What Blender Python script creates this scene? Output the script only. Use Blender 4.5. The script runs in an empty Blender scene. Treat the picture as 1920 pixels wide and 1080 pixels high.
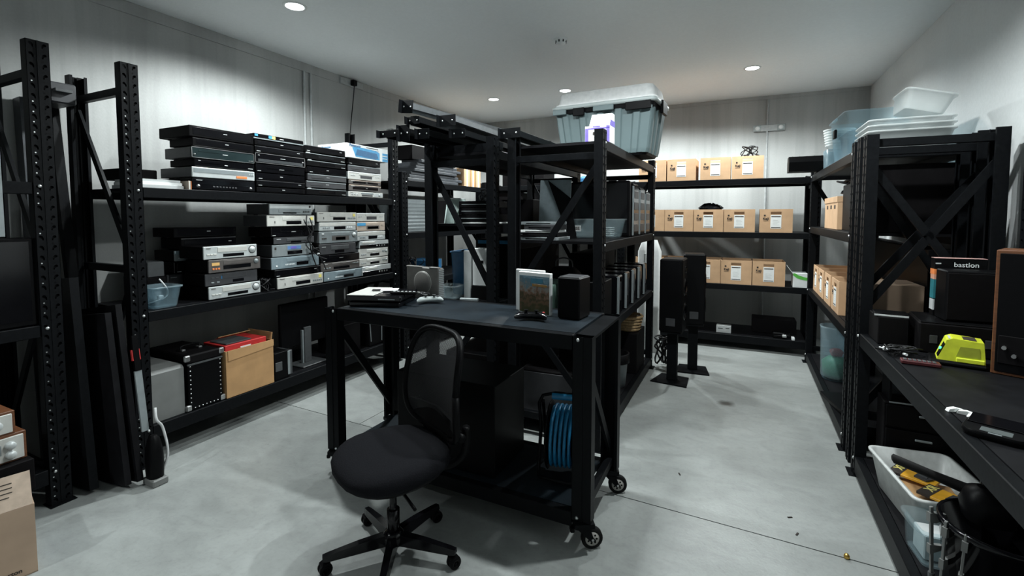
import bpy, math, random
from mathutils import Vector, Matrix
random.seed(7)
PI = math.pi
scn = bpy.context.scene
COL = scn.collection

# ------------------------------------------------------------------ camera, world, exposure
cam_d = bpy.data.cameras.new('camera')
cam = bpy.data.objects.new('camera', cam_d)
COL.objects.link(cam)
cam.location = (0, 0, 1.52)
cam.rotation_euler = (math.radians(90 - 3.19), 0, math.radians(25.71))
cam_d.sensor_fit = 'HORIZONTAL'
cam_d.sensor_width = 36.0
cam_d.lens = 887.6 / 1920 * 36.0
cam_d.shift_x = -5.0 / 1920
cam_d.shift_y = -86.0 / 1920
cam_d.clip_start = 0.05
scn.camera = cam

wd = bpy.data.worlds.new('world')
scn.world = wd
wd.use_nodes = True
wd.node_tree.nodes['Background'].inputs[0].default_value = (0.5, 0.55, 0.6, 1)
wd.node_tree.nodes['Background'].inputs[1].default_value = 0.05

scn.view_settings.view_transform = 'Standard'
scn.view_settings.look = 'None'
scn.view_settings.exposure = 0.0
scn.view_settings.gamma = 1.0
scn.view_settings.use_curve_mapping = False
LAMP_W = 55.0
LAMP_COL = (0.93, 1.0, 1.0)
# ceiling downlights: x, y, relative power, beam angle
LAMPS = [(-2.95, 2.47, 0.76, 160), (-1.97, 2.47, 0.22, 160), (-1.00, 2.47, 0.40, 160), (0.05, 2.47, 0.72, 160),
         (-2.95, 5.5, 0.62, 160), (-1.97, 5.5, 0.58, 160), (-1.05, 5.75, 0.52, 160), (0.05, 5.5, 0.66, 160),
         (-2.95, -0.8, 0.50, 105), (0.05, -1.7, 0.6, 80)]  # unseen lamps behind the camera, added to fill the floor and ceiling

# ------------------------------------------------------------------ materials
MATS = {}
def mk(name, col, rough=0.5, metal=0.0, var=0.12, scale=30.0, bump=0.0, alpha=None, emit=None, stretch=(1, 1, 1), spec=0.5):
    if name in MATS: return MATS[name]
    m = bpy.data.materials.new(name); m.use_nodes = True
    nt = m.node_tree; nd = nt.nodes; lk = nt.links
    bs = nd['Principled BSDF']
    tc = nd.new('ShaderNodeTexCoord'); mp = nd.new('ShaderNodeMapping'); mp.inputs['Scale'].default_value = stretch
    nz = nd.new('ShaderNodeTexNoise'); nz.inputs['Scale'].default_value = scale; nz.inputs['Detail'].default_value = 4
    lk.new(tc.outputs['Object'], mp.inputs[0]); lk.new(mp.outputs[0], nz.inputs['Vector'])
    cr = nd.new('ShaderNodeValToRGB')
    lo = [max(0, c * (1 - var)) for c in col]; hi = [min(1, c * (1 + var)) for c in col]
    cr.color_ramp.elements[0].position = 0.3; cr.color_ramp.elements[1].position = 0.7
    cr.color_ramp.elements[0].color = (*lo, 1); cr.color_ramp.elements[1].color = (*hi, 1)
    lk.new(nz.outputs['Fac'], cr.inputs[0]); lk.new(cr.outputs[0], bs.inputs['Base Color'])
    bs.inputs['Roughness'].default_value = rough; bs.inputs['Metallic'].default_value = metal
    bs.inputs['Specular IOR Level'].default_value = spec
    if bump:
        b = nd.new('ShaderNodeBump'); b.inputs['Strength'].default_value = bump; b.inputs['Distance'].default_value = 0.01
        lk.new(nz.outputs['Fac'], b.inputs['Height']); lk.new(b.outputs[0], bs.inputs['Normal'])
    if emit:
        bs.inputs['Emission Color'].default_value = (*col, 1); bs.inputs['Emission Strength'].default_value = emit
    if alpha is not None:
        tr = nd.new('ShaderNodeBsdfTransparent'); mx = nd.new('ShaderNodeMixShader')
        tr.inputs[0].default_value = (*[min(1, .55 + .45 * c / max(col)) for c in col], 1)
        mx.inputs[0].default_value = alpha
        lk.new(tr.outputs[0], mx.inputs[1]); lk.new(bs.outputs[0], mx.inputs[2])
        lk.new(mx.outputs[0], nd['Material Output'].inputs['Surface'])
    MATS[name] = m
    return m

steel = mk('black powder coated steel', (0.0052, 0.0058, 0.0068), 0.45, 0, .25, 60, .03, spec=.08)
board = mk('black melamine board', (0.007, 0.007, 0.0082), 0.55, 0, .3, 14, spec=.1)
desk_top = mk('worn dark slate laminate', (0.010, 0.015, 0.020), 0.45, 0, .4, 5, spec=.22)
bolt_m = mk('zinc bolt', (0.6, 0.62, 0.62), 0.35, 0.8)
black = mk('black plastic', (0.0035, 0.0035, 0.004), 0.42, spec=.08)
blackm = mk('matt black casing', (0.0045, 0.004, 0.0045), 0.65, 0, .2, 40, spec=.08)
gloss = mk('gloss black plastic', (0.004, 0.004, 0.005), 0.14, spec=.3)
glass_d = mk('dark display glass', (0.004, 0.004, 0.005), 0.12)
silver = mk('silver plastic', (0.50, 0.53, 0.53), 0.38, 0.15, .06, 20)
silver2 = mk('warm silver plastic', (0.55, 0.55, 0.52), 0.4, 0.1, .06, 20)
silver_d = mk('dim silver plastic', (0.24, 0.27, 0.28), 0.4, 0.2, .08, 20)
bluegrey = mk('blue grey plastic', (0.22, 0.28, 0.31), 0.42, 0.15, .08, 20)
champagne = mk('champagne plastic', (0.50, 0.41, 0.34), 0.4, 0.15, .06, 20)
bronze = mk('brown grey plastic', (0.11, 0.10, 0.095), 0.4, 0.2, .12, 20)
char = mk('charcoal plastic', (0.045, 0.046, 0.05), 0.45, 0.1, .12, 20)
green_gl = mk('green tinted dark glass', (0.02, 0.034, 0.036), 0.2, 0.2, .2, 8)
grey_gl = mk('grey tinted glass', (0.07, 0.075, 0.08), 0.2, 0.3, .2, 8)
white = mk('white print', (0.75, 0.77, 0.77), 0.6, 0, .04)
orange = mk('orange sticker', (0.75, 0.22, 0.06), 0.6)
amber = mk('amber sticker', (0.7, 0.42, 0.15), 0.5)  # plain amber colour of a recorder's badge
bluest = mk('blue sticker', (0.06, 0.30, 0.55), 0.5)
yellowst = mk('yellow sticker', (0.75, 0.65, 0.18), 0.5)
purple = mk('purple print', (0.16, 0.12, 0.50), 0.6)
card = mk('kraft cardboard', (0.56, 0.355, 0.205), 0.8, 0, .09, 9, .05)
card2 = mk('ochre cardboard', (0.47, 0.27, 0.12), 0.8, 0, .12, 8, .05)
card3 = mk('pale brown cardboard', (0.42, 0.30, 0.215), 0.85, 0, .08, 8, .05)
card_in = mk('cardboard inside', (0.36, 0.215, 0.11), 0.9)
ink = mk('black ink', (0.03, 0.022, 0.018), 0.7)
paper = mk('white paper', (0.80, 0.82, 0.81), 0.7, 0, .04)
paper_g = mk('grey white paper', (0.5, 0.52, 0.52), 0.7, 0, .05)
grey_tub = mk('grey tub plastic', (0.105, 0.145, 0.152), 0.45, 0, .06, 6)
lid_g = mk('light grey lid plastic', (0.34, 0.38, 0.38), 0.45, 0, .06, 6)
def translucent(m, f):
    nt = m.node_tree; nd = nt.nodes; tl = nd.new('ShaderNodeBsdfTranslucent'); mx = nd.new('ShaderNodeMixShader'); mx.inputs[0].default_value = f
    tl.inputs[0].default_value = (.95, .98, .98, 1)
    nt.links.new(nd['Principled BSDF'].outputs[0], mx.inputs[1]); nt.links.new(tl.outputs[0], mx.inputs[2]); nt.links.new(mx.outputs[0], nd['Material Output'].inputs['Surface']); return m
tray_m = translucent(mk('thin white tray plastic', (0.93, 0.94, 0.94), 0.4), .3)
white_pl = mk('white plastic', (0.78, 0.80, 0.80), 0.4, 0, .03, 10)
milky = mk('milky clear plastic', (0.80, 0.83, 0.83), 0.3, 0, .05, 10, alpha=0.5)
clear = mk('clear blue tinted plastic', (0.55, 0.68, 0.73), 0.2, 0, .05, 10, alpha=0.20)
clear_n = mk('clear neutral plastic', (0.55, 0.62, 0.64), 0.2, 0, .05, 10, alpha=0.13)
clear_b = mk('teal tinted plastic', (0.30, 0.39, 0.43), 0.25, 0, .1, 10, alpha=0.34)
blue_pl = mk('blue plastic', (0.03, 0.13, 0.27), 0.4)
cyan_pl = mk('bright blue plastic', (0.008, 0.16, 0.33), 0.45)
red_pl = mk('red card', (0.50, 0.03, 0.03), 0.45)
grey_metal = mk('grey painted metal', (0.17, 0.175, 0.17), 0.55, 0, .08, 12, .03)
chrome = mk('worn chrome', (0.55, 0.55, 0.55), 0.3, 0.9)
wood = mk('walnut veneer', (0.12, 0.045, 0.018), 0.45, 0, .3, 12, stretch=(1, 1, 8))
fabric = mk('black woven fabric', (0.007, 0.0072, 0.0092), 0.9, 0, .3, 220, .25, spec=.1)
rubber = mk('black rubber', (0.006, 0.006, 0.006), 0.7, spec=.2)
grey_wh = mk('grey wheel plastic', (0.45, 0.43, 0.40), 0.5)
lime = mk('lime yellow plastic', (0.62, 0.68, 0.04), 0.4)
green_led = mk('green status light', (0.1, 0.9, 0.45), 0.4, emit=1.5)
orange_bx = mk('orange yellow card', (0.72, 0.36, 0.02), 0.5)
peach = mk('peach card', (0.62, 0.30, 0.20), 0.6)
pink = mk('dusty pink card', (0.60, 0.36, 0.33), 0.6)
teal = mk('teal card', (0.02, 0.16, 0.19), 0.6)
green_pr = mk('green print', (0.10, 0.45, 0.06), 0.5)
seafoam = mk('pale green fabric', (0.20, 0.33, 0.27), 0.8)
wicker = mk('wicker', (0.30, 0.20, 0.10), 0.8, 0, .4, 60)
console_g = mk('warm grey console plastic', (0.14, 0.135, 0.128), 0.5)
pvc = mk('grey conduit', (0.42, 0.44, 0.44), 0.5)
pvc_w = mk('off white fitting', (0.68, 0.70, 0.70), 0.5)
wire_m = mk('cable sheath', (0.007, 0.007, 0.008), 0.5, spec=.3)
wire_w = mk('white cable', (0.55, 0.56, 0.56), 0.5)
screen_g = mk('unlit pale screen', (0.17, 0.21, 0.23), 0.35)
olive = mk('olive cloth', (0.12, 0.13, 0.05), 0.8)
dim_grey = mk('dim grey plastic', (0.06, 0.064, 0.067), 0.5)
lit_steel = mk('lit black steel', (0.20, 0.21, 0.22), 0.35, 0.5)  # black steel paled to carry the lamplight on the top beams
mint = mk('pale mint plastic', (0.45, 0.56, 0.53), 0.5)
slatg = mk('slate grey steel', (0.045, 0.05, 0.058), 0.5, 0, .2, 20)
brass = mk('brass', (0.7, 0.45, 0.12), 0.3, 0.9)
lamp_m = mk('lamp diffuser', (0.95, 1.0, 1.0), 0.5, 0, 0, emit=14.0)

# ------------------------------------------------------------------ mesh helpers
class MB:
    def __init__(s): s.v = []; s.f = []; s.mi = []; s.sm = []; s.M = Matrix()
    def add(s, vs, fs, m=0, smooth=False):
        o = len(s.v); s.v += [tuple(s.M @ Vector(p)) for p in vs]
        for f in fs: s.f.append([o + i for i in f]); s.mi.append(m); s.sm.append(smooth)
        return s
    def box(s, x0, x1, y0, y1, z0, z1, m=0, b=0.0):
        if b <= 0:
            return s.add([(x0,y0,z0),(x1,y0,z0),(x1,y1,z0),(x0,y1,z0),(x0,y0,z1),(x1,y0,z1),(x1,y1,z1),(x0,y1,z1)],
                         [(0,3,2,1),(4,5,6,7),(0,1,5,4),(1,2,6,5),(2,3,7,6),(3,0,4,7)], m)
        b = min(b, abs(x1-x0)*.45, abs(y1-y0)*.45, abs(z1-z0)*.45)
        vs = []; ix = {}
        X, Y, Z = (x0, x1), (y0, y1), (z0, z1)
        for i in (0, 1):
            for j in (0, 1):
                for k in (0, 1):
                    sx, sy, sz = (1, -1)[i], (1, -1)[j], (1, -1)[k]
                    for a in range(3):
                        p = [X[i] + sx*b, Y[j] + sy*b, Z[k] + sz*b]
                        p[a] = (X[i], Y[j], Z[k])[a]
                        ix[(i, j, k, a)] = len(vs); vs.append(tuple(p))
        fs = []
        cyc = [(0,0),(1,0),(1,1),(0,1)]
        for a in range(3):
            for e in (0, 1):
                q = []
                for (u, w) in cyc:
                    c = [0, 0, 0]; c[a] = e; c[(a+1) % 3] = u; c[(a+2) % 3] = w
                    q.append(ix[(*c, a)])
                fs.append(q if e else q[::-1])
        for a in range(3):
            b1, b2 = (a+1) % 3, (a+2) % 3
            for u in (0, 1):
                for w in (0, 1):
                    c0 = [0,0,0]; c1 = [0,0,0]
                    c0[b1] = c1[b1] = u; c0[b2] = c1[b2] = w; c1[a] = 1
                    q = [ix[(*c0, b1)], ix[(*c1, b1)], ix[(*c1, b2)], ix[(*c0, b2)]]
                    fs.append(q if (u == w) else q[::-1])
        for i in (0, 1):
            for j in (0, 1):
                for k in (0, 1):
                    q = [ix[(i,j,k,0)], ix[(i,j,k,1)], ix[(i,j,k,2)]]
                    fs.append(q if (i+j+k) % 2 == 1 else q[::-1])
        return s.add(vs, fs, m)
    def cyl(s, p0, p1, r, seg=12, m=0, r1=None, smooth=True):
        p0, p1 = Vector(p0), Vector(p1); r1 = r if r1 is None else r1
        d = (p1 - p0).normalized(); a = d.orthogonal().normalized(); c = d.cross(a)
        vs = []
        for (p, rr) in ((p0, r), (p1, r1)):
            for i in range(seg):
                t = 2*PI*i/seg; vs.append(p + (a*math.cos(t) + c*math.sin(t))*rr)
        s.add(vs, [(i, (i+1) % seg, seg+(i+1) % seg, seg+i) for i in range(seg)], m, smooth)
        s.add(vs[:seg], [tuple(range(seg))[::-1]], m); s.add(vs[seg:], [tuple(range(seg))], m)
        return s
    def tube(s, pts, r, seg=6, m=0):
        pts = [Vector(p) for p in pts]; n = len(pts); vs = []
        prev = None
        for i in range(n):
            d = (pts[min(i+1, n-1)] - pts[max(i-1, 0)])
            d = d.normalized() if d.length > 1e-9 else Vector((0,0,1))
            a = d.orthogonal() if prev is None else prev - d*prev.dot(d)
            if a.length < 1e-6: a = d.orthogonal()
            a.normalize(); prev = a; c = d.cross(a)
            for k in range(seg):
                t = 2*PI*k/seg; vs.append(pts[i] + (a*math.cos(t) + c*math.sin(t))*r)
        fs = [(i*seg+k, i*seg+(k+1) % seg, (i+1)*seg+(k+1) % seg, (i+1)*seg+k) for i in range(n-1) for k in range(seg)]
        fs += [tuple(range(seg))[::-1], tuple(range((n-1)*seg, n*seg))]
        return s.add(vs, fs, m, True)
    def lathe(s, prof, seg=20, c=(0,0,0), m=0, axis='z', ring=False):
        if ring: prof = list(prof) + [prof[0]]
        vs = []
        for (r, z) in prof:
            for k in range(seg):
                t = 2*PI*k/seg; x, y = r*math.cos(t), r*math.sin(t)
                p = {'z': (x, y, z), 'x': (z, x, y), 'y': (y, z, x)}[axis]
                vs.append((c[0]+p[0], c[1]+p[1], c[2]+p[2]))
        n = len(prof)
        fs = [(i*seg+k, i*seg+(k+1) % seg, (i+1)*seg+(k+1) % seg, (i+1)*seg+k) for i in range(n-1) for k in range(seg)]
        s.add(vs, fs, m, True)
        if ring: return s
        if prof[0][0] > 1e-6: s.add(vs[:seg], [tuple(range(seg))[::-1]], m)
        if prof[-1][0] > 1e-6: s.add(vs[-seg:], [tuple(range(seg))], m)
        return s
    def prism(s, poly, z0, z1, plane='xy', m=0):
        def P(a, b, z): return {'xy': (a, b, z), 'xz': (a, z, b), 'yz': (z, a, b)}[plane]
        n = len(poly)
        vs = [P(a, b, z0) for a, b in poly] + [P(a, b, z1) for a, b in poly]
        fs = [tuple(range(n))[::-1], tuple(range(n, 2*n))] + [(i, (i+1) % n, n+(i+1) % n, n+i) for i in range(n)]
        if plane == 'xz': fs = [f[::-1] for f in fs]
        return s.add(vs, fs, m)
    def loft(s, rings, m=0, smooth=True, cap0=True, cap1=True, closed=True):
        n = len(rings[0]); vs = [p for r in rings for p in r]
        fs = []
        for i in range(len(rings)-1):
            for k in range(n if closed else n-1):
                fs.append((i*n+k, i*n+(k+1) % n, (i+1)*n+(k+1) % n, (i+1)*n+k))
        s.add(vs, fs, m, smooth)
        if cap0: s.add(rings[0], [tuple(range(n))[::-1]], m)
        if cap1: s.add(rings[-1], [tuple(range(n))], m)
        return s
    def bar(s, p0, p1, w, t, m=0, side=(0, 0, 1)):
        p0, p1 = Vector(p0), Vector(p1); d = (p1-p0).normalized()
        a = Vector(side); a = (a - d*a.dot(d)).normalized(); c = d.cross(a)
        vs = [p + a*(i*w/2) + c*(j*t/2) for p in (p0, p1) for (i, j) in ((-1,-1),(1,-1),(1,1),(-1,1))]
        return s.add(vs, [(3,2,1,0),(4,5,6,7),(0,1,5,4),(1,2,6,5),(2,3,7,6),(3,0,4,7)], m)

def rrect(w, d, r, z, n=4, cx=0, cy=0):
    pts = []
    for (sx, sy, a0) in ((1,1,0),(-1,1,PI/2),(-1,-1,PI),(1,-1,1.5*PI)):
        for i in range(n+1):
            a = a0 + PI/2*i/n
            pts.append((cx + sx*(w/2-r) + r*math.cos(a), cy + sy*(d/2-r) + r*math.sin(a), z))
    return pts

def link(name, me, parent=None):
    o = bpy.data.objects.new(name, me); COL.objects.link(o)
    if parent is not None: o.parent = parent
    return o
def obj(name, mb, mats, parent=None, loc=None, rz=None):
    me = bpy.data.meshes.new(name)
    me.from_pydata(mb.v, [], mb.f)
    if not isinstance(mats, (list, tuple)): mats = [mats]
    for m in mats: me.materials.append(m)
    me.polygons.foreach_set('material_index', mb.mi)
    me.polygons.foreach_set('use_smooth', mb.sm)
    me.update()
    o = link(name, me, parent)
    if loc: o.location = loc
    if rz: o.rotation_euler = (0, 0, rz)
    return o
def tag(o, label, cat, group=None):
    o['label'] = label; o['category'] = cat
    if group: o['group'] = group
    return o
def thing(name, label, cat, loc=(0,0,0), rz=0, group=None, rot=None):
    o = bpy.data.objects.new(name, None); COL.objects.link(o)
    o.empty_display_size = 0.05
    o.location = loc; o.rotation_euler = rot if rot else (0, 0, rz)
    return tag(o, label, cat, group)
def struct(name, mb, mats, parent=None):
    o = obj(name, mb, mats, parent)
    if parent is None: o['kind'] = 'structure'
    return o
def copy_tree(o, parent=None):
    c = o.copy(); COL.objects.link(c); c.parent = parent
    for ch in list(o.children): copy_tree(ch, c)
    return c
def text(name, s, size, mat, parent, loc, rot=(PI/2, 0, 0), bold=0.0, align='CENTER', depth=0.0006, sx=1.0):
    cu = bpy.data.curves.new(name, 'FONT'); cu.body = s; cu.size = size; cu.align_x = align; cu.align_y = 'CENTER'
    cu.extrude = depth; cu.offset = bold; cu.resolution_u = 3
    t = bpy.data.objects.new(name, cu); COL.objects.link(t)
    bpy.context.view_layer.update()
    me = bpy.data.meshes.new_from_object(t.evaluated_get(bpy.context.evaluated_depsgraph_get()))
    COL.objects.unlink(t); bpy.data.objects.remove(t)
    me.materials.clear(); me.materials.append(mat)
    o = link(name, me, parent); o.location = loc; o.rotation_euler = rot; o.scale = (sx, 1, 1)
    return o
def coil(n, r, h, jit, seed, turns=3, flat=1.0):
    rr = random.Random(seed); pts = []
    for i in range(n):
        t = i/(n-1)*turns*2*PI
        k = r*(0.6 + .4*math.sin(t*.37+seed)) + rr.uniform(-jit, jit)
        pts.append((k*math.cos(t), k*flat*math.sin(t), max(0.006, h*abs(math.sin(t*.5+seed)) + rr.uniform(0, jit*.6))))
    return pts
def smooth_pts(pts, n=6):
    P = [Vector(p) for p in pts]; out = []
    for i in range(len(P)-1):
        p0, p1, p2, p3 = P[max(i-1,0)], P[i], P[i+1], P[min(i+2,len(P)-1)]
        for k in range(n):
            t = k/n
            out.append(0.5*((2*p1)+(p2-p0)*t+(2*p0-5*p1+4*p2-p3)*t*t+(3*p1-p0-3*p2+p3)*t**3))
    out.append(P[-1]); return out

# ------------------------------------------------------------------ room shell
def concrete(name, base, streak, kind):
    m = bpy.data.materials.new(name); m.use_nodes = True
    nt = m.node_tree; nd = nt.nodes; lk = nt.links; bs = nd['Principled BSDF']
    tc = nd.new('ShaderNodeTexCoord')
    def noise(scale, stretch, detail=5, dist=0.0):
        mp = nd.new('ShaderNodeMapping'); mp.inputs['Scale'].default_value = stretch
        n = nd.new('ShaderNodeTexNoise'); n.inputs['Scale'].default_value = scale; n.inputs['Detail'].default_value = detail
        n.inputs['Distortion'].default_value = dist
        lk.new(tc.outputs['Object'], mp.inputs[0]); lk.new(mp.outputs[0], n.inputs['Vector']); return n
    def ramp(n, p0, p1, c0, c1):
        r = nd.new('ShaderNodeValToRGB'); e = r.color_ramp.elements
        e[0].position = p0; e[1].position = p1; e[0].color = (c0, c0, c0, 1); e[1].color = (c1, c1, c1, 1)
        lk.new(n.outputs['Fac'], r.inputs[0]); return r
    def mul(a, b):
        x = nd.new('ShaderNodeMix'); x.data_type = 'RGBA'; x.blend_type = 'MULTIPLY'; x.inputs[0].default_value = 1
        lk.new(a, x.inputs[6]); lk.new(b, x.inputs[7]); return x.outputs[2]
    rgb = nd.new('ShaderNodeRGB'); rgb.outputs[0].default_value = (*base, 1)
    out = rgb.outputs[0]
    if kind == 'wall':
        out = mul(out, ramp(noise(1.7, (1, 1, 0.10), 6, .3), .3, .7, 1 - streak, 1.0).outputs[0])
        out = mul(out, ramp(noise(11.0, (1, 1, 0.05), 3, .2), .38, .5, 1 - streak * .3, 1.0).outputs[0])
        out = mul(out, ramp(noise(1.1, (1, 1, 1)), .3, .7, .88, 1.0).outputs[0])
        out = mul(out, ramp(noise(60, (1, 1, 1)), .3, .7, .94, 1.0).outputs[0])
        bs.inputs['Roughness'].default_value = .75
    elif kind == 'floor':
        out = mul(out, ramp(noise(1.3, (1, 1, 1), 6, .6), .3, .68, .68, 1.0).outputs[0])
        out = mul(out, ramp(noise(5.5, (1, 1.6, 1), 8, 1.2), .3, .62, .86, 1.0).outputs[0])
        out = mul(out, ramp(noise(45, (1, 1, 1), 3), .25, .5, .9, 1.0).outputs[0])
        out = mul(out, ramp(noise(9, (1, 1, 1), 2, 0), .2, .235, .55, 1.0).outputs[0])
        dv = nd.new('ShaderNodeVectorMath'); dv.operation = 'DISTANCE'; dv.inputs[1].default_value = (-.055, 4.165, 0)
        wn = noise(14, (1, 1, 1), 3, 0); wm = nd.new('ShaderNodeVectorMath'); wm.operation = 'SCALE'; wm.inputs['Scale'].default_value = .06
        av = nd.new('ShaderNodeVectorMath'); av.operation = 'ADD'; lk.new(wn.outputs['Color'], wm.inputs[0]); lk.new(tc.outputs['Object'], av.inputs[0]); lk.new(wm.outputs[0], av.inputs[1])
        lk.new(av.outputs[0], dv.inputs[0]); sr = nd.new('ShaderNodeValToRGB'); e = sr.color_ramp.elements
        e[0].position = .035; e[1].position = .085; e[0].color = (.22, .21, .2, 1); e[1].color = (1, 1, 1, 1)
        lk.new(dv.outputs['Value'], sr.inputs[0]); out = mul(out, sr.outputs[0])
        rr = ramp(noise(2.2, (1, 1, 1)), .3, .7, .32, .5); lk.new(rr.outputs[0], bs.inputs['Roughness'])
    else:
        out = mul(out, ramp(noise(50, (1, 1, 1)), .3, .7, .96, 1.0).outputs[0])
        bs.inputs['Roughness'].default_value = .85
    lk.new(out, bs.inputs['Base Color'])
    n2 = noise(80, (1, 1, 1), 4); b = nd.new('ShaderNodeBump'); b.inputs['Strength'].default_value = .08; b.inputs['Distance'].default_value = .01
    lk.new(n2.outputs['Fac'], b.inputs['Height']); lk.new(b.outputs[0], bs.inputs['Normal'])
    return m
wall_m = concrete('streaked raw concrete', (0.54, 0.55, 0.54), .28, 'wall')
wallr_m = concrete('smooth painted wall', (0.74, 0.76, 0.76), .03, 'wall')
floor_m = concrete('polished concrete', (0.37, 0.39, 0.38), 0, 'floor')
ceil_m = concrete('white painted ceiling', (0.86, 0.89, 0.895), 0, 'ceil')
joint_m = mk('dark joint sealant', (0.03, 0.03, 0.03), .9)

XL, XR, YB, YF, ZC = -3.95, 1.31, 6.85, -2.5, 3.03
struct('wall_left', MB().box(XL-.12, XL, YF-.12, YB+.12, 0, ZC), wall_m)
struct('wall_right', MB().box(XR, XR+.12, YF-.12, YB+.12, 0, ZC), wallr_m)
struct('wall_back', MB().box(XL, XR, YB, YB+.12, 0, ZC), wall_m)
struct('wall_front', MB().box(XL, XR, YF-.12, YF, 0, ZC), wallr_m)
struct('ceiling', MB().box(XL-.12, XR+.12, YF-.12, YB+.12, ZC, ZC+.1), ceil_m)
struct('trim_1', MB().box(XL, XL+.008, YF, YB, 2.945, ZC-.001), wall_m)
struct('trim_2', MB().box(XL+.008, XR, YB-.008, YB, 2.985, ZC-.001), wall_m)
fl = struct('floor', MB().box(XL-.12, XR+.12, YF-.12, YB+.12, -.12, -.02), joint_m)
def jy(x): return 2.475 - .031*x     # the saw cut runs a little askew across the room
g = .003; xj = -2.49
for poly in ([(XL, YF), (XR, YF), (XR, jy(XR)-g), (XL, jy(XL)-g)],
             [(XL, jy(XL)+g), (xj-g, jy(xj)+g), (xj-g, YB), (XL, YB)],
             [(xj+g, jy(xj)+g), (XR, jy(XR)+g), (XR, YB), (xj+g, YB)]):
    struct('slab', MB().prism(poly, -.02, 0), floor_m, fl)

# ------------------------------------------------------------------ downlights
def make_lamp(x, y, k, ang, label):
    t = thing('downlight', label, 'light', (x, y, ZC), group='recessed ceiling downlights')
    obj('trim_ring', MB().lathe([(.062, -.004), (.078, -.009), (.084, 0)], 28), white_pl, t)
    obj('diffuser', MB().lathe([(.0001, -.014), (.030, -.012), (.064, -.004)], 28), lamp_m, t)
    ld = bpy.data.lights.new('lamp', 'SPOT'); ld.energy = LAMP_W*k*4; ld.color = LAMP_COL
    ld.spot_size = math.radians(ang); ld.spot_blend = .45; ld.shadow_soft_size = .045
    lo = bpy.data.objects.new('lamp', ld); COL.objects.link(lo); lo.parent = t; lo.location = (0, 0, -.06)
LAMP_LABELS = ['bright ceiling downlight nearest the camera, above the left wall racks', 'ceiling downlight just out of frame above the left aisle', 'ceiling downlight above the mobile desk', 'ceiling downlight above the right hand work bench',
    'ceiling downlight in the far left, over the beams stacked on the middle rack', 'ceiling downlight glowing just left of the white tray on the big tub', 'ceiling downlight hidden behind the big tub on the middle rack',
    'ceiling downlight over the right aisle near the back wall', 'added fill downlight, unseen behind the camera on the left', 'added bounce downlight, unseen behind the camera on the right']
for (x, y, k, ang), lb in zip(LAMPS, LAMP_LABELS): make_lamp(x, y, k, ang, lb)

# ------------------------------------------------------------------ racking
POST = {}
def post_mesh(h, w=.09, d=.055, plain=False):
    key = (round(h, 3), w, plain)
    if key in POST: return POST[key]
    mb = MB(); p = .05; n = max(1, int(h/p)); p = h/n; cw = w/2 - .004
    slot = [(-.010, .004), (-.009, .012), (-.003, .015), (.004, .012), (.009, .002), (.009, -.009), (.004, -.011), (.002, -.002)]
    if plain: mb.box(-w/2, w/2, 0, .002, 0, h, 0)
    for side in (() if plain else (-1, 1)):
        cx = side*(w/4 + .002)
        for i in range(n):
            z = (i + .5)*p
            hw, hh = cw/2, p/2
            out = [(-hw, 0), (-hw, hh), (0, hh), (hw, hh), (hw, 0), (hw, -hh), (0, -hh), (-hw, -hh)]
            inn = [(a*(1 if side < 0 else -1), b) for a, b in slot]
            if side > 0: inn = [inn[k] for k in (4, 3, 2, 1, 0, 7, 6, 5)]
            vs = [(cx+a, 0, z+b) for a, b in out] + [(cx+a, 0, z+b) for a, b in inn]
            mb.add(vs, [(k, 8+k, 8+(k+1) % 8, (k+1) % 8) for k in range(8)], 0)
            mb.add([(cx+a, 0, z+b) for a, b in inn] + [(cx+a, .004, z+b) for a, b in inn], [(k, 8+k, 8+(k+1) % 8, (k+1) % 8) for k in range(8)], 0)
        mb.box(cx-.014, cx+.014, .012, .013, 0, h, 1)  # dark backing added behind the slots so they read as dark
    if h > 2.2:
        rr = random.Random(5)
        for i in range(1, n):
            for side in (-1, 1):
                if side < 0 and rr.random() < .35: continue
                cx = side*(w/4 + .002) - .004
                mb.add([(cx + .0036*math.cos(k*PI/3), -.0012, i*p + .0036*math.sin(k*PI/3)) for k in range(6)], [(0, 1, 2, 3, 4, 5)], 2 if side < 0 else 1)  # flat discs painted for holes: bright if the lit wall shows through, dark otherwise
    # raised centre rib, flanges and returns of the channel
    mb.box(-.004, .004, -.003, .002, 0, h, 0)
    for s in (-1, 1):
        x0, x1 = (s*w/2 - .002, s*w/2) if s > 0 else (-w/2, -w/2 + .002)
        mb.box(x0, x1, 0, d, 0, h, 0)
        xa, xb = (w/2-.016, w/2) if s > 0 else (-w/2, -w/2+.016)
        mb.box(xa, xb, d, d+.002, 0, h, 0)
    mb.box(-w/2, w/2, .0, .002, h-.002, h, 0); mb.box(-w/2, w/2, .0, .002, 0, .002, 0)
    me = bpy.data.meshes.new('post'); me.from_pydata(mb.v, [], mb.f)
    me.materials.append(steel); me.materials.append(black); me.materials.append(bolt_m); me.polygons.foreach_set('material_index', mb.mi); me.update()
    POST[key] = me; return me
BOLT = None
def bolt(parent, loc, rot=(0, 0, 0)):
    global BOLT
    if BOLT is None:
        o = obj('bolt', MB().lathe([(.0001, -.005), (.006, -.0045), (.0085, 0), (.0085, .001)], 8, axis='y'), bolt_m, parent); BOLT = o.data
    else: o = link('bolt', BOLT, parent)
    o.location = loc; o.rotation_euler = rot
    return o
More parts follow.
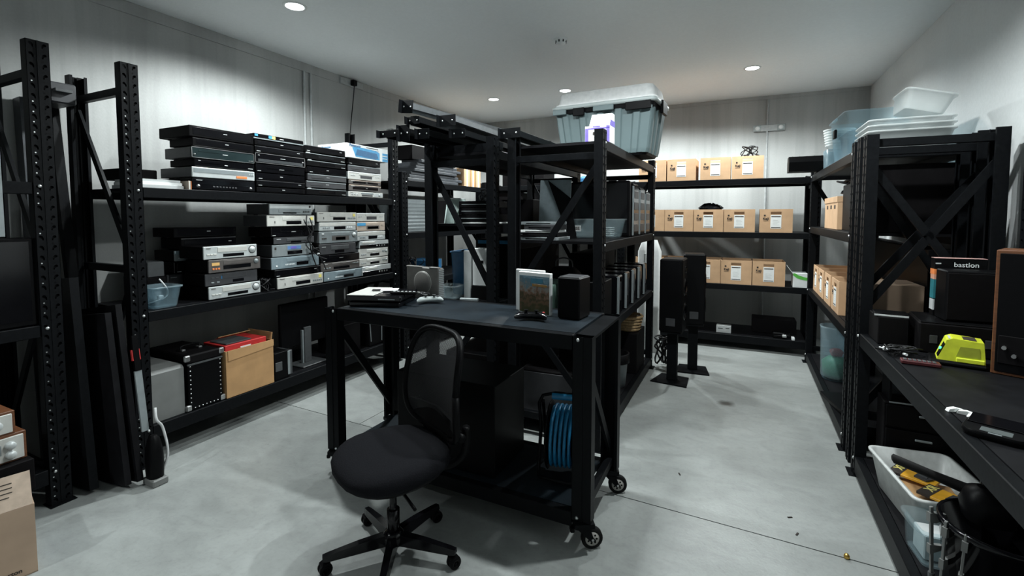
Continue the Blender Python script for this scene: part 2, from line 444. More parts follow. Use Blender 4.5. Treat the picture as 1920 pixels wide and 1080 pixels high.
def end_frame(t, x, D, H, z0, braces, bars, w=.09, plain=False):
    for y, rz in ((0, 0), (D, PI)):
        p = link('post', post_mesh(H-z0, w, plain=plain), t); p.location = (x, y, z0); p.rotation_euler = (0, 0, rz)
    for z in bars:
        obj('cross_bar', MB().box(x-.018, x+.018, .05, D-.05, z-.022, z+.022, 0, .002), steel, t)
    for (a, za, b, zb) in braces:
        ya, yb = (.035 if a == 0 else D-.035), (.035 if b == 0 else D-.035)
        obj('brace', MB().bar((x, ya, za), (x, yb, zb), .042, .016, 0, (0, 1, .6)), steel, t)
def rack(name, label, loc, rz, L, D, H, levels, frames, group=None, z0=0.0, beam_h=.065, bm=None, feet=True, bolts=True, cat='shelving', plain=False):
    t = thing(name, label, cat, loc, rz, group)
    for fr in frames: end_frame(t, fr[0], D, fr[3] if len(fr) > 3 else H, z0, fr[1], fr[2], plain=plain)
    xs = sorted(f[0] for f in frames); xa, xb = xs[0], xs[-1]
    for li, z in enumerate(levels):
        bh = beam_h if li < len(levels)-1 or z0 else beam_h*1.3
        for (y0, y1) in ((.002, .042), (D-.042, D-.002)):
            mb = MB().box(xa+.046, xb-.046, y0, y1, z-bh, z-.0005, 0, .003)
            obj('beam', mb, steel, t)
        obj('shelf_board', MB().box(xa+.048, xb-.048, .043, D-.043, z-.018, z), bm or board, t)
        if bolts:
            for x in (xa, xb):
                bolt(t, (x + (.02 if x == xa else -.02), -.001, z-.02))
    if feet:
        for x in xs:
            for y in (.02, D-.02):
                obj('foot_plate', MB().box(x-.055, x+.055, y-.045, y+.045, 0, .004), steel, t)
    return t
R90 = PI/2
ZZ = [(1, 2.18, 0, 1.22), (0, 1.18, 1, .25)]
rack('steel_rack', 'tall black slotted rack on the left wall loaded with stacked video players', (-3.22, 1.545, 0), R90, 2.325, .64, 2.40,
     [1.69, .94, .235], [(0, ZZ, [2.25, 1.2, .15]), (2.325, ZZ, [2.25, .15])], beam_h=.062)
rack('steel_rack', 'tall black rack at the left edge, holding radios and a dark screen', (-3.22, -1.25, 0), R90, 2.40, .64, 2.40,
     [1.69, .96, .20], [(0, ZZ, [2.25, .15]), (2.40, ZZ, [2.25, .15])], beam_h=.062)
rack('steel_rack', 'lower black rack on the left wall beyond the video player rack', (-3.22, 4.02, 0), R90, 1.78, .64, 1.98,
     [1.90, 1.34, .80, .12], [(0, [(1, 1.8, 0, 1.0)], [.15]), (1.78, [(1, 1.8, 0, 1.0)], [.15])])
rack('aisle_rack', 'black middle rack beside the right aisle carrying the big grey tub', (-.79, 2.945, 0), R90, 1.86, .66, 2.06,
     [2.0, 1.35, .79, .11], [(0, [(0, 1.86, 1, .98), (1, .92, 0, .2)], [1.90, .15]), (1.86, [(0, 1.86, 1, .98)], [1.90, .15])])
rack('aisle_rack', 'black middle rack back to back with its neighbour, piled with loose steel beams', (-2.14, 4.805, 0), -R90, 1.86, .58, 2.07,
     [1.98, 1.46, .90, .11], [(1.86, [(0, 1.88, 1, .98), (1, .92, 0, .2)], [1.90, .15]), (0, [(0, 1.88, 1, .98)], [1.90, .15])])
rack('back_rack', 'black rack along the back wall holding rows of archive boxes', (-1.36, 5.87, 0), 0, 2.05, .62, 1.98,
     [1.93, 1.335, .745, .165], [(0, [], [1.85, .15]), (2.05, [], [1.85, .15])])
rack('back_rack', 'black rack in the far left corner along the back wall', (-3.40, 5.87, 0), 0, 1.92, .62, 1.98,
     [1.93, 1.335, .745, .165], [(0, [], [1.85, .15]), (1.92, [], [1.85, .15])])
rack('side_rack', 'black rack on the right wall past the bench, with clear tubs on top', (.62, 5.70, 0), -R90, 2.04, .57, 1.98,
     [1.93, 1.41, .78, .105], [(2.04, [(0, 1.85, 1, 1.0), (1, .95, 0, .2)], [1.9, .15]), (0, [(0, 1.85, 1, 1.0)], [1.9, .15])])
rack('bench_rack', 'long black work bench on the right wall with tall end frame', (.62, 3.33, 0), -R90, 2.45, .60, 1.975,
     [.845, .12], [(0, [(1, 1.80, 0, 1.0), (0, 1.80, 1, 1.02)], [1.93, .95]), (2.45, [], [.7, .15], .84)], beam_h=.075, cat='work bench')
t = thing('end_frame', 'spare black rack end frame standing between the right rack and the bench', 'rack frame', (.62, 3.495, 0), -R90)
end_frame(t, 0, .585, 1.985, 0, [(1, 1.75, 0, 1.05), (0, .95, 1, .3)], [1.9, .3])

# mobile desk
dk = rack('mobile_desk', 'black steel bench on casters in the middle of the room, game consoles on its top', (-2.14, 1.985, 0), 0, 1.515, .545, .985,
     [.99, .175], [(0, [(0, .90, 1, .25)], []), (1.515, [(0, .90, 1, .25)], [.19])], z0=.14, beam_h=.07, feet=False, bm=desk_top, cat='bench', plain=True)
obj('edge_angle', MB().box(1.475, 1.56, .05, .50, .972, .984), steel, dk)
for (x, y, a) in ((0, .03, .5), (0, .52, -.4), (1.515, .03, .55), (1.515, .52, .35)):
    c = obj('caster', MB().box(-.045, .045, -.045, .045, .118, .139).cyl((0, 0, .095), (0, 0, .12), .022, 12), steel, dk, (x, y, 0), a)
    obj('fork', MB().prism([(-.03, .105), (.03, .105), (.045, .06), (.058, .045), (.035, .04), (0, .075)], -.022, -.018, 'xz')
        .prism([(-.03, .105), (.03, .105), (.045, .06), (.058, .045), (.035, .04), (0, .075)], .018, .022, 'xz').box(-.03, .03, -.022, .022, .1, .106), steel, c)
    wh = MB().lathe([(.033, -.014), (.042, -.014), (.05, -.009), (.05, .009), (.042, .014), (.033, .014)], 24, (.042, 0, .05), 0, 'y', ring=True)
    obj('tyre', wh, rubber, c)
    hb = MB().lathe([(.0001, -.0135), (.0335, -.0135), (.0335, .0135), (.0001, .0135)], 20, (.042, 0, .05), 0, 'y')
    for k in range(7):
        a2 = 2*PI*k/7
        hb.cyl((.042+.02*math.cos(a2), -.0142, .05+.02*math.sin(a2)), (.042+.02*math.cos(a2), .0142, .05+.02*math.sin(a2)), .005, 8, 1)
    hb.cyl((.042, -.024, .05), (.042, .024, .05), .006, 8, 2)
    obj('wheel_hub', hb, [grey_wh, rubber, chrome], c)
    obj('brake_pedal', MB().box(-.045, -.005, -.016, .016, .1, .112, 0, .004).box(-.06, -.04, -.018, .018, .085, .108, 0, .004), black, c)

# ------------------------------------------------------------------ video players
def device(name, label, cat, loc, rz, w, h, d, case, front, feats, group=None, parent_done=None):
    t = thing(name, label, cat, loc, rz, group)
    f = .006
    mb = MB().box(-w/2, w/2, .012, d, f, h-.001, 0, .003)
    for sx in (-1, 1):
        for y in (.04, d-.04): mb.cyl((sx*(w/2-.05), y, 0), (sx*(w/2-.05), y, f+.001), .016, 10)
    obj('case', mb, case, t)
    fp = obj('front_panel', MB().box(-w/2-.001, w/2+.001, 0, .0125, f-.001, h, 0, .003), front, t)
    X = lambda u: -w/2 + u*w
    Z = lambda v: f + v*(h-f)
    for ft in feats:
        k = ft[0]
        if k == 'win': obj('display', MB().box(X(ft[1]), X(ft[2]), -.0012, .004, Z(ft[3]), Z(ft[4]), 0, .0008), ft[5] if len(ft) > 5 else glass_d, t)
        elif k == 'flap': obj('tray_door', MB().box(X(ft[1]), X(ft[2]), -.0025, .004, Z(ft[3]), Z(ft[4]), 0, .002), ft[5], t)
        elif k == 'band': obj('trim_band', MB().box(X(ft[1]), X(ft[2]), -.0018, .004, Z(ft[3]), Z(ft[4]), 0, .0012), ft[5], t)
        elif k == 'dial':
            r = ft[3]; c = (X(ft[1]), 0, Z(ft[2]))
            o = obj('jog_dial', MB().lathe([(.0001, -.010), (r*.55, -.010), (r*.62, -.007), (r*.95, -.006), (r, 0), (r, .003)], 20, c, 0, 'y'), ft[4], t)
            obj('dial_ring', MB().lathe([(r*1.22, -.0018), (r*1.22, .004), (r*1.02, .004), (r*1.02, -.0018)], 20, c, 0, 'y', ring=True), dim_grey, o)
        elif k == 'btn':
            for n in range(ft[5]):
                x = X(ft[1]) + n*ft[6]*w
                obj('button', MB().box(x, x+ft[3]*w, -.0035, .003, Z(ft[2]), Z(ft[2])+ft[4]*h, 0, .001), ft[7], t)
        elif k == 'sticker': obj('sticker', MB().box(X(ft[1]), X(ft[2]), -.0032 if len(ft) < 7 else ft[6], .001, Z(ft[3]), Z(ft[4])), ft[5], t)
        elif k == 'badge': obj('badge', MB().box(X(ft[1]), X(ft[1])+ft[3]*w, -.0016, .002, Z(ft[2]), Z(ft[2])+.004), ft[4] if len(ft) > 4 else paper_g, t)
        elif k == 'frame':
            mt = ft[1]
            e = .0025
            for (a, b2, c2, d2) in ((0, 1, 1-.05, 1), (0, 1, .0, .05), (0, .008, 0, 1), (.992, 1, 0, 1)):
                obj('trim_frame', MB().box(X(a), X(b2), -.002, .004, Z(c2), Z(d2)), mt, t)
    return t

def F_vcr(front, flap, dial=True, win=(.34, .74, .12, .36), dialm=None):
    L = [('flap', .24, .80, .50, .90, flap), ('win', *win), ('badge', .04, .82, .08, ink if front in (silver, silver2, champagne) else paper_g),
         ('btn', .05, .30, .05, .10, 3, .06, flap)]
    if dial: L.append(('dial', .905, .58, .024, dialm or front))
    else: L.append(('btn', .82, .55, .035, .14, 4, .043, flap))
    return L
def F_dvd(front, tray, winm=glass_d, win=(.45, .62, .2, .6)):
    return [('flap', .06, .42, .55, .80, tray), ('win', *win, winm), ('btn', .72, .35, .03, .18, 5, .05, tray), ('badge', .05, .25, .08)]
def F_blk(b1=.47, b2=None):
    L = [('win', .05, .95, .18, .86, gloss), ('badge', b1, .55, .06)]
    if b2: L.append(('badge', b2, .1, .07))
    return L
ST = {
 'rec': (blackm, gloss, [('win', .06, .94, .45, .88, glass_d), ('dial', .08, .28, .010, chrome), ('dial', .92, .28, .010, chrome), ('badge', .05, .8, .09), ('btn', .3, .2, .03, .12, 8, .05, char)]),
 'dvdrec': (char, silver, [('band', .02, .98, .46, .90, silver_d), ('win', .06, .30, .5, .82), ('badge', .5, .66, .05, paper), ('sticker', .68, .86, .14, .36, orange), ('btn', .9, .55, .02, .15, 3, .03, silver)]),
 'bdblk': (blackm, gloss, [('badge', .05, .75, .04), ('badge', .47, .35, .05, white), ('badge', .88, .2, .09), ('flap', .08, .4, .5, .85, gloss)]),
 'green': (char, green_gl, [('frame', chrome), ('badge', .47, .5, .08, white), ('btn', .9, .14, .02, .1, 3, .03, chrome), ('dial', .04, .3, .006, chrome), ('win', .1, .45, .6, .85, green_gl)]),
 'blk': (blackm, black, F_blk(.50, None)), 'blk2': (blackm, gloss, F_blk(.46, .04)), 'blk3': (blackm, black, F_blk(.85, .03)+[('band', 0, 1, .90, 1, char)]),
 'sticker': (blackm, black, [('band', 0, 1, .0, .22, silver_d), ('sticker', .02, .08, .5, .9, bluest), ('sticker', .28, .345, .35, .9, bluest), ('sticker', .345, .41, .35, .9, yellowst), ('badge', .5, .5, .08, white)]),
 'sframe': (blackm, gloss, [('frame', chrome), ('band', .05, .95, .1, .4, grey_gl), ('badge', .48, .6, .1), ('dial', .06, .75, .005, chrome), ('dial', .95, .5, .006, chrome)]),
 'gloss': (blackm, gloss, [('badge', .45, .45, .1), ('flap', .2, .75, .5, .9, gloss), ('badge', .02, .1, .07)]),
 'line': (blackm, black, [('band', 0, 1, .82, .94, silver_d), ('badge', .02, .95, .08, white), ('badge', .88, .15, .1), ('win', .3, .7, .25, .65)]),
 'dline': (blackm, char, [('band', 0, 1, .80, .94, silver_d), ('badge', .46, .5, .08), ('flap', .08, .4, .3, .7, char)]),
 'sdvd': (silver_d, silver2, [('band', .0, 1, .86, 1, white), ('win', .34, .70, .2, .58, char), ('flap', .3, .74, .62, .84, silver2), ('btn', .05, .5, .03, .1, 3, .05, silver), ('btn', .8, .5, .03, .1, 3, .05, silver), ('badge', .48, .66, .05, ink)]),
 'brnb': (blackm, bronze, [('band', 0, 1, .84, 1, champagne), ('win', .1, .9, .2, .7, gloss), ('badge', .05, .72, .1), ('badge', .5, .45, .06, chrome)]),
 'sflat': (silver_d, silver2, [('flap', .34, .70, .52, .85, silver_d), ('win', .36, .68, .15, .42, char), ('band', .72, 1, .15, .8, silver), ('dial', .88, .5, .011, silver), ('btn', .06, .4, .04, .16, 3, .07, silver), ('badge', .04, .7, .06, ink)]),
 'vsd': (blackm, silver, F_vcr(silver, silver2, True)), 'vsp': (char, silver, F_vcr(silver, silver2, False)),
 'vbd': (blackm, bronze, [('flap', .26, .84, .58, .9, bronze), ('win', .26, .80, .2, .52), ('dial', .91, .66, .017, silver_d), ('sticker', .05, .19, .55, .78, amber), ('btn', .06, .22, .035, .13, 3, .05, orange), ('badge', .36, .68, .3)]),
 'vbz': (blackm, bronze, [('flap', .26, .84, .58, .9, bronze), ('win', .30, .72, .15, .46), ('btn', .80, .6, .03, .12, 4, .045, silver_d), ('btn', .06, .3, .04, .12, 3, .06, silver_d), ('badge', .05, .8, .1)]),
 'vch': (blackm, char, [('flap', .3, .78, .5, .9, char), ('win', .28, .40, .5, .76, blue_pl), ('win', .5, .72, .12, .36), ('btn', .1, .6, .05, .1, 2, .08, dim_grey), ('btn', .1, .2, .05, .1, 2, .1, silver_d), ('badge', .52, .75, .1, white)]),
 'dsd': (blackm, silver_d, [('band', 0, 1, .62, .98, bluegrey), ('win', .38, .68, .1, .5), ('badge', .05, .25, .06, white), ('badge', .18, .8, .05, ink)]),
 'vbg': (char, bluegrey, [('flap', .3, .8, .55, .9, bluegrey), ('win', .5, .76, .18, .48), ('btn', .27, .25, .014, .12, 7, .03, white), ('btn', .08, .2, .03, .12, 1, .1, white), ('badge', .5, .7, .03, white)]),
 'vstk': (char, silver_d, [('flap', .34, .72, .45, .9, silver_d), ('win', .36, .74, .12, .42), ('sticker', .36, .70, .55, .86, mk('violet blue sticker', (.12, .24, .48), .4)), ('sticker', .44, .58, .62, .8, purple, -.0042), ('btn', .05, .6, .04, .2, 1, .1, ink), ('btn', .82, .5, .03, .2, 3, .05, silver)]),
 'vsy': (char, silver2, [('flap', .30, .70, .55, .9, silver2), ('win', .38, .70, .16, .48), ('sticker', .90, .96, .55, .85, yellowst), ('btn', .76, .25, .03, .16, 5, .045, silver_d), ('badge', .04, .84, .1, ink), ('btn', .14, .25, .012, .22, 1, .1, char)]),
 'vtop': (char, silver_d, [('band', 0, 1, .55, 1, silver), ('flap', .2, .72, .2, .5, silver_d), ('dial', .95, .78, .008, ink), ('win', .3, .62, .1, .3), ('btn', .78, .2, .03, .16, 4, .045, dim_grey)]),
 'vdk': (blackm, char, [('flap', .3, .8, .4, .8, dim_grey), ('win', .4, .66, .1, .36), ('badge', .06, .7, .1)]),
 'vgd': (dim_grey, silver_d, [('flap', .3, .78, .62, .9, silver_d), ('win', .30, .76, .2, .58, bronze), ('win', .40, .66, .22, .5), ('dial', .90, .66, .022, silver), ('btn', .05, .75, .05, .1, 1, .1, white), ('btn', .05, .35, .03, .1, 3, .04, ink)]),
 'vss': (silver_d, silver, [('band', 0, 1, .55, .96, silver2), ('win', .38, .70, .12, .5), ('btn', .74, .28, .03, .16, 3, .06, white), ('btn', .08, .25, .03, .16, 4, .05, silver_d)]),
 'beige': (champagne, champagne, [('flap', .28, .76, .62, .92, champagne), ('win', .32, .78, .15, .56, bronze), ('win', .36, .74, .2, .5), ('btn', .84, .6, .06, .14, 1, .1, champagne), ('sticker', -.002, .28, .58, .9, bluest)]),
 'sblk': (silver_d, silver, [('band', 0, 1, 0, .45, gloss), ('flap', .08, .5, .6, .86, silver2), ('badge', .2, .2, .12, white), ('btn', .55, .15, .04, .16, 4, .09, chrome)]),
 'sw': (silver_d, silver2, [('flap', .25, .72, .55, .88, silver2), ('win', .36, .68, .15, .45), ('btn', .78, .5, .03, .16, 4, .05, silver_d), ('dial', .93, .6, .012, silver), ('btn', .06, .3, .04, .12, 3, .06, silver_d)]),
}
VID = 'stacked video players on the left rack'
def stack(where, xf, yc, z0, items, rz=R90):
    n = len(items); z = z0
    ords = ['bottom', 'second from bottom', 'third from bottom', 'fourth from bottom', 'fifth from bottom', 'sixth from bottom', 'seventh from bottom', 'eighth from bottom']
    for i, it in enumerate(items):
        st, h, w, d, dx, dy, desc = it[:7]
        case, fr, feats = ST[st]
        pos = 'top' if i == n-1 else ords[i]
        name = 'video_recorder' if 'video recorder' in desc else ('disc_player' if 'disc' in desc else 'receiver')
        device(name, '%s, %s of %s' % (desc, pos, where), {'video_recorder': 'video recorder', 'disc_player': 'disc player', 'receiver': 'receiver'}[name],
               (xf+dx, yc+dy, z+.0005), rz + (it[7] if len(it) > 7 else 0), w, h-.0015, d, case, fr, feats, VID)
        z += h
    return z
T, M_ = 1.691, .941
stack('leftmost stack, upper shelf', -3.255, 2.115, T, [
 ('rec', .079, .44, .37, 0, .0, 'black receiver with two small knobs'), ('dvdrec', .074, .44, .36, .0, .0, 'silver disc recorder with orange sticker'),
 ('bdblk', .053, .42, .28, 0, .01, 'thin black disc player'), ('green', .078, .44, .30, 0, 0, 'green glass disc player in silver frame'),
 ('blk', .060, .43, .26, 0, .005, 'plain black disc player'), ('blk', .078, .45, .34, 0, -.005, 'thick black disc player')])
stack('second stack, upper shelf', -3.255, 2.565, T, [
 ('blk', .045, .43, .28, 0, 0, 'plain black disc player'), ('blk3', .050, .43, .28, 0, 0, 'black disc player with side badge'), ('blk2', .055, .43, .30, 0, 0, 'black disc player with centre badge'),
 ('gloss', .068, .43, .30, 0, 0, 'glossy black disc player reflecting a lamp'), ('sframe', .080, .44, .30, 0, 0, 'silver framed black disc player'),
 ('blk3', .050, .43, .28, 0, -.005, 'black disc player with white badges'), ('blk', .045, .43, .28, 0, -.005, 'slim black disc player'), ('sticker', .046, .44, .30, 0, -.01, 'black disc player with coloured stickers')])
stack('third stack, upper shelf', -3.255, 3.015, T, [
 ('line', .060, .43, .30, 0, 0, 'black disc player with yellow tag'), ('dline', .062, .43, .30, 0, 0, 'dark disc player with grey upper line'),
 ('dline', .060, .42, .30, 0, .01, 'dark disc player'), ('blk2', .058, .42, .28, 0, .01, 'black disc player'), ('line', .055, .42, .28, 0, .005, 'silver lined black disc player'),
 ('line', .060, .43, .30, 0, -.005, 'black disc player with silver strip'), ('blk3', .058, .43, .30, 0, -.005, 'black disc player')])
stack('rightmost stack, upper shelf', -3.255, 3.49, T, [
 ('sflat', .056, .45, .30, 0, .0, 'silver video recorder with round keypad'), ('brnb', .062, .42, .30, 0, -.01, 'brown black disc player'),
 ('brnb', .042, .42, .30, 0, -.01, 'slim brown disc player'), ('sdvd', .078, .43, .30, 0, -.01, 'white silver disc player with dark display'),
 ('dline', .060, .42, .28, 0, -.015, 'dark grey disc player'), ('blk3', .062, .42, .28, 0, -.015, 'black disc player with bright badge')])
stack('leftmost front stack, middle shelf', -3.255, 2.165, M_, [
 ('vsd', .092, .38, .27, 0, .0, 'silver video recorder with jog dial'), ('vch', .090, .38, .26, -.01, -.015, 'charcoal video recorder with blue display'),
 ('vbd', .094, .38, .26, 0, .005, 'brown grey video recorder with amber badge'), ('vsd', .094, .385, .28, -.005, -.02, 'bright silver video recorder with jog dial')])
stack('dim rear stack, middle shelf', -3.56, 2.13, M_, [
 ('blk', .085, .40, .25, 0, -.02, 'black disc player'), ('vdk', .085, .40, .22, -.02, -.04, 'dark grey video recorder'), ('blk2', .085, .40, .25, 0, .0, 'black disc player'),
 ('dsd', .08, .43, .25, 0, .02, 'silver fronted disc player'), ('blk3', .085, .40, .25, 0, .05, 'black disc player with bright badges'), ('blk', .075, .45, .26, 0, .03, 'wide black disc player')])
stack('second stack, middle shelf', -3.255, 2.70, M_, [
 ('vsy', .094, .44, .28, .01, .015, 'silver video recorder with yellow sticker'), ('blk3', .062, .44, .26, 0, 0, 'black video recorder draped with leads'),
 ('vbg', .098, .45, .28, 0, -.02, 'blue grey video recorder'), ('vstk', .098, .37, .27, 0, -.05, 'silver video recorder with blue and purple sticker'),
 ('vdk', .058, .38, .27, 0, -.03, 'charcoal video recorder'), ('gloss', .082, .40, .27, 0, -.04, 'black disc player'), ('vsy', .090, .44, .28, .01, -.06, 'silver video recorder with round yellow sticker'),
 ('vtop', .090, .39, .27, 0, -.055, 'silver topped video recorder')])
stack('third stack, middle shelf', -3.255, 3.185, M_, [
 ('vbg', .088, .45, .28, 0, 0, 'slate blue video recorder'), ('vbz', .080, .45, .28, 0, -.03, 'dark bronze video recorder'), ('gloss', .068, .45, .28, 0, -.03, 'black disc player'),
 ('vdk', .098, .42, .27, 0, -.06, 'dark video recorder'), ('vgd', .108, .44, .30, 0, -.045, 'grey video recorder with jog dial'), ('vss', .080, .42, .28, 0, -.055, 'silver video recorder with dark slot'),
 ('vsy', .088, .45, .28, 0, -.06, 'silver video recorder with yellow sticker')])
stack('fourth stack, middle shelf', -3.255, 3.62, M_, [
 ('sblk', .092, .40, .28, .01, -.01, 'wide silver video recorder with black lower strip'), ('sw', .078, .40, .28, 0, -.04, 'white silver disc player'), ('sw', .092, .40, .28, 0, -.04, 'pale silver video recorder'),
 ('sblk', .076, .40, .28, 0, -.03, 'silver and black disc player'), ('vss', .090, .38, .28, 0, -.07, 'silver video recorder with blue display'), ('beige', .092, .38, .28, 0, -.07, 'beige video recorder with blue sticker'),
 ('sdvd', .086, .38, .28, 0, -.075, 'silver disc player with black slot')])

# ------------------------------------------------------------------ generic builders
def archive_box(label, loc, rz, w=.318, h=.25, d=.36, group='open archive boxes on the racks', name='archive_box', big=False):
    t = thing(name, label, 'box', loc, rz, group)
    k = .006; hw = .052; z0, z1 = h-.058, h-.028
    mb = MB()
    mb.box(-w/2, -hw, 0, k, 0, h).box(hw, w/2, 0, k, 0, h).box(-hw, hw, 0, k, 0, z0).box(-hw, hw, 0, k, z1, h)
    mb.box(-w/2, w/2, d-k, d, 0, h).box(-w/2, -w/2+k, k, d-k, 0, h).box(w/2-k, w/2, k, d-k, 0, h).box(-w/2+k, w/2-k, k, d-k, 0, k)
    obj('carton', mb, card, t)
    obj('liner', MB().box(-w/2+k, w/2-k, .03, .034, k, h-.06), card_in, t)
    s = obj('label_sheet', MB().box(-.052, .052, -.0012, 0, .045, h-.062), paper, t)
    mb = MB().box(-.045, .045, -.002, -.0011, h-.085, h-.076).box(-.045, .045, -.002, -.0011, .053, .060)
    obj('printed_bar', mb, ink, s)
    mb = MB()
    for i in range(4): mb.box(-.03, .03 - .012*(i % 2), -.0018, -.0011, .085+i*.016, .0875+i*.016)
    obj('faint_line', mb, paper_g, s)
    text('lettering', 'Keji', .036, ink, t, (-.098, -.001, h-.105), bold=.0012)
    obj('logo', MB().box(-.118, -.100, -.0015, 0, h-.078, h-.060, 0, .003), ink, t)
    obj('fine_print', MB().box(-.125, -.075, -.0015, 0, h-.129, h-.126), ink, t)
    text('lettering', 'Keji', .06, ink, t, (w/2+.001, d*.45, h*.55), rot=(PI/2, 0, PI/2), bold=.0015)
    return t
def carton(name, label, cat, loc, rz, w, d, h, mat, group=None, flap=None, b=.003):
    t = thing(name, label, cat, loc, rz, group)
    obj('body', MB().box(-w/2, w/2, 0, d, 0, h, 0, b), mat, t)
    return t
def tub_mb(w, d, h, tp=.9, r=.03, k=.004, rim=.012, n=4):
    mb = MB()
    wb, db = w*tp, d*tp
    out = [rrect(wb-.01, db-.01, r, 0, n), rrect(wb, db, r, .008, n), rrect(w, d, r, h-.012, n), rrect(w+2*rim, d+2*rim, r+rim, h-.010, n), rrect(w+2*rim, d+2*rim, r+rim, h, n),
           rrect(w-2*k, d-2*k, r, h, n), rrect(wb-2*k, db-2*k, r, .01, n)]
    return mb.loft(out)
def open_tub(name, label, loc, rz, w, d, h, mat, tp=.9, r=.03, group=None, cat='tub', **kw):
    t = thing(name, label, cat, loc, rz, group)
    obj('tub_wall', tub_mb(w, d, h, tp, r, **kw), mat, t)
    return t
def cables(name, label, loc, seeds, r, h, rad=.0035, mat=None, group=None, plugs=0, flat=1.0, n=26, turns=3):
    t = thing(name, label, 'cable', loc, 0, group)
    for s in seeds:
        rr = random.Random(s)
        obj('lead', MB().tube(smooth_pts(coil(n, r*rr.uniform(.7, 1.1), h, r*.3, s, turns*rr.uniform(.6, 1.1), flat), 3), rad, 5), mat or wire_m, t)
    rr = random.Random(99+seeds[0])
    for i in range(plugs):
        a = rr.uniform(0, 6.28); x, y = r*.9*math.cos(a), r*.9*flat*math.sin(a); z = rr.uniform(.006, .015)
        obj('plug', MB().cyl((x, y, z), (x+.03*math.cos(a), y+.03*math.sin(a), z+.004), .006, 8), [pvc_w, wire_m][i % 2], t)
    return t
def slab(name, label, cat, loc, rz, w, d, h, mats, group=None, b=.004, rot=None):
    t = thing(name, label, cat, loc, rz, group, rot)
    obj('body', MB().box(-w/2, w/2, 0, d, 0, h, 0, b), mats, t)
    return t

# ------------------------------------------------------------------ archive boxes, back rack
KB = 'archive boxes on the back rack'
rowd = {1.931: 'top shelf', 1.336: 'middle shelf', .746: 'lower shelf'}
for z, xs, hs, nm in ((1.931, [-.995, -.665, -.297, .033], .25, ['half hidden behind the grey tub, leftmost', 'second from left', 'third from left', 'fourth from left with a cable on it']),
                      (1.336, [-1.005, -.683, -.360, -.037, .325], .256, ['cut by the middle rack, leftmost', 'second from left', 'third from left under a black bag', 'fourth from left', 'rightmost, past a gap']),
                      (.746, [-1.02, -.70, -.378, -.056, .270], .27, ['leftmost, beyond the middle rack', 'behind the black loudspeaker', 'just right of the loudspeaker', 'fourth from left', 'rightmost beside the green and white carton'])):
    for x, n_ in zip(xs, nm):
        archive_box('kraft archive box on back rack %s, %s' % (rowd[z], n_), (x, 5.885, z), random.uniform(-.015, .015), .318, hs, .36, KB)
cables('cable_bundle', 'black cable looping out of the topmost right archive box', (.05, 6.02, 2.182), [3, 5], .11, .10, .005)
t = thing('plastic_bag', 'crumpled black plastic bag on a middle shelf archive box', 'bag', (-.34, 6.02, 1.593))
mb = MB(); rr = random.Random(4)
rings = []
for i, (s, z) in enumerate(((.9, 0), (1, .018), (.85, .045), (.5, .062), (.15, .07))):
    rings.append([(.15*s*math.cos(2*PI*k/14)*rr.uniform(.75, 1.1), .09*s*math.sin(2*PI*k/14)*rr.uniform(.75, 1.1), z*rr.uniform(.8, 1.15) if i else 0) for k in range(14)])
obj('crumpled_film', mb.loft(rings, smooth=False), gloss, t)
t = thing('paper_carton', 'small white and green carton at the right end of the lower back shelf', 'carton', (.572, 5.89, .746))
obj('body', MB().box(-.068, .068, 0, .2, 0, .155, 0, .002), white, t)
sw = MB().prism([(-.068, .155), (-.068, .13), (-.03, .10), (.02, .085), (.068, .08), (.068, .11), (.03, .118), (-.02, .135), (-.05, .155)], -.0015, 0, 'xz')
obj('green_swoosh', sw, green_pr, t)
obj('lid_flap', MB().bar((-.07, .06, .15), (-.125, .06, .23), .15, .004, 0, (0, 1, 0)), white, t)
t = thing('small_white_box', 'little white box on the bottom back shelf', 'box', (-.17, 5.93, .166)); obj('body', MB().box(-.078, .078, 0, .08, 0, .085, 0, .002), paper_g, t)
obj('printed_bar', MB().box(-.06, -.01, -.001, 0, .045, .055).box(.02, .06, -.001, 0, .05, .06), dim_grey, t)
t = thing('black_gadget_heap', 'black power adaptors with white plugs at the bottom right of the back rack', 'adaptor', (.45, 5.98, .166))
obj('adaptor_body', MB().box(-.12, .0, -.05, .05, 0, .06, 0, .008), black, t)
obj('lead', MB().tube(smooth_pts(coil(22, .09, .03, .03, 8, 3), 3), .004, 5), wire_m, t)
obj('plug', MB().box(.06, .09, -.10, -.02, 0, .03, 0, .004), white_pl, t); obj('plug', MB().box(-.03, .01, -.09, -.05, .02, .05, 0, .004), chrome, t)
slab('black_case', 'dark flat case behind the power adaptors, bottom back shelf', 'case', (.35, 6.14, .166), 0, .45, .25, .16, blackm)

# ------------------------------------------------------------------ wall fittings
def conduit(label, p0, p1, mat=pvc, r=.012):
    o = obj('conduit', MB().cyl(p0, p1, r, 10), mat); return tag(o, label, 'conduit', 'surface conduits')
conduit('left of the twin grey conduits on the left wall', (XL+.014, 3.38, .3), (XL+.014, 3.38, 2.943))
conduit('right of the twin grey conduits on the left wall', (XL+.014, 3.46, .3), (XL+.014, 3.46, 2.943))
conduit('grey conduit dropping from the ceiling to the twin outlet', (.25, YB-.015, .2), (.25, YB-.015, ZC-.05))
t = thing('twin_outlet', 'grey twin power outlet on the back wall above the archive boxes', 'outlet', (.27, YB-.001, 2.625))
obj('back_box', MB().box(-.18, .18, -.03, 0, -.042, .042, 0, .006), pvc, t)
for sx in (-1, 1):
    f = obj('socket_plate', MB().box(sx*.13-.04, sx*.13+.04, -.037, -.029, -.036, .036, 0, .004), lid_g, t)
    obj('socket', MB().lathe([(.0001, -.009), (.022, -.009), (.026, -.003), (.026, 0)], 20, (sx*.13, -.036, 0), 0, 'y'), white_pl, f)
t = thing('junction_box', 'small grey junction box with dark plug high on the left wall', 'outlet', (XL+.009, 4.0, 2.975))
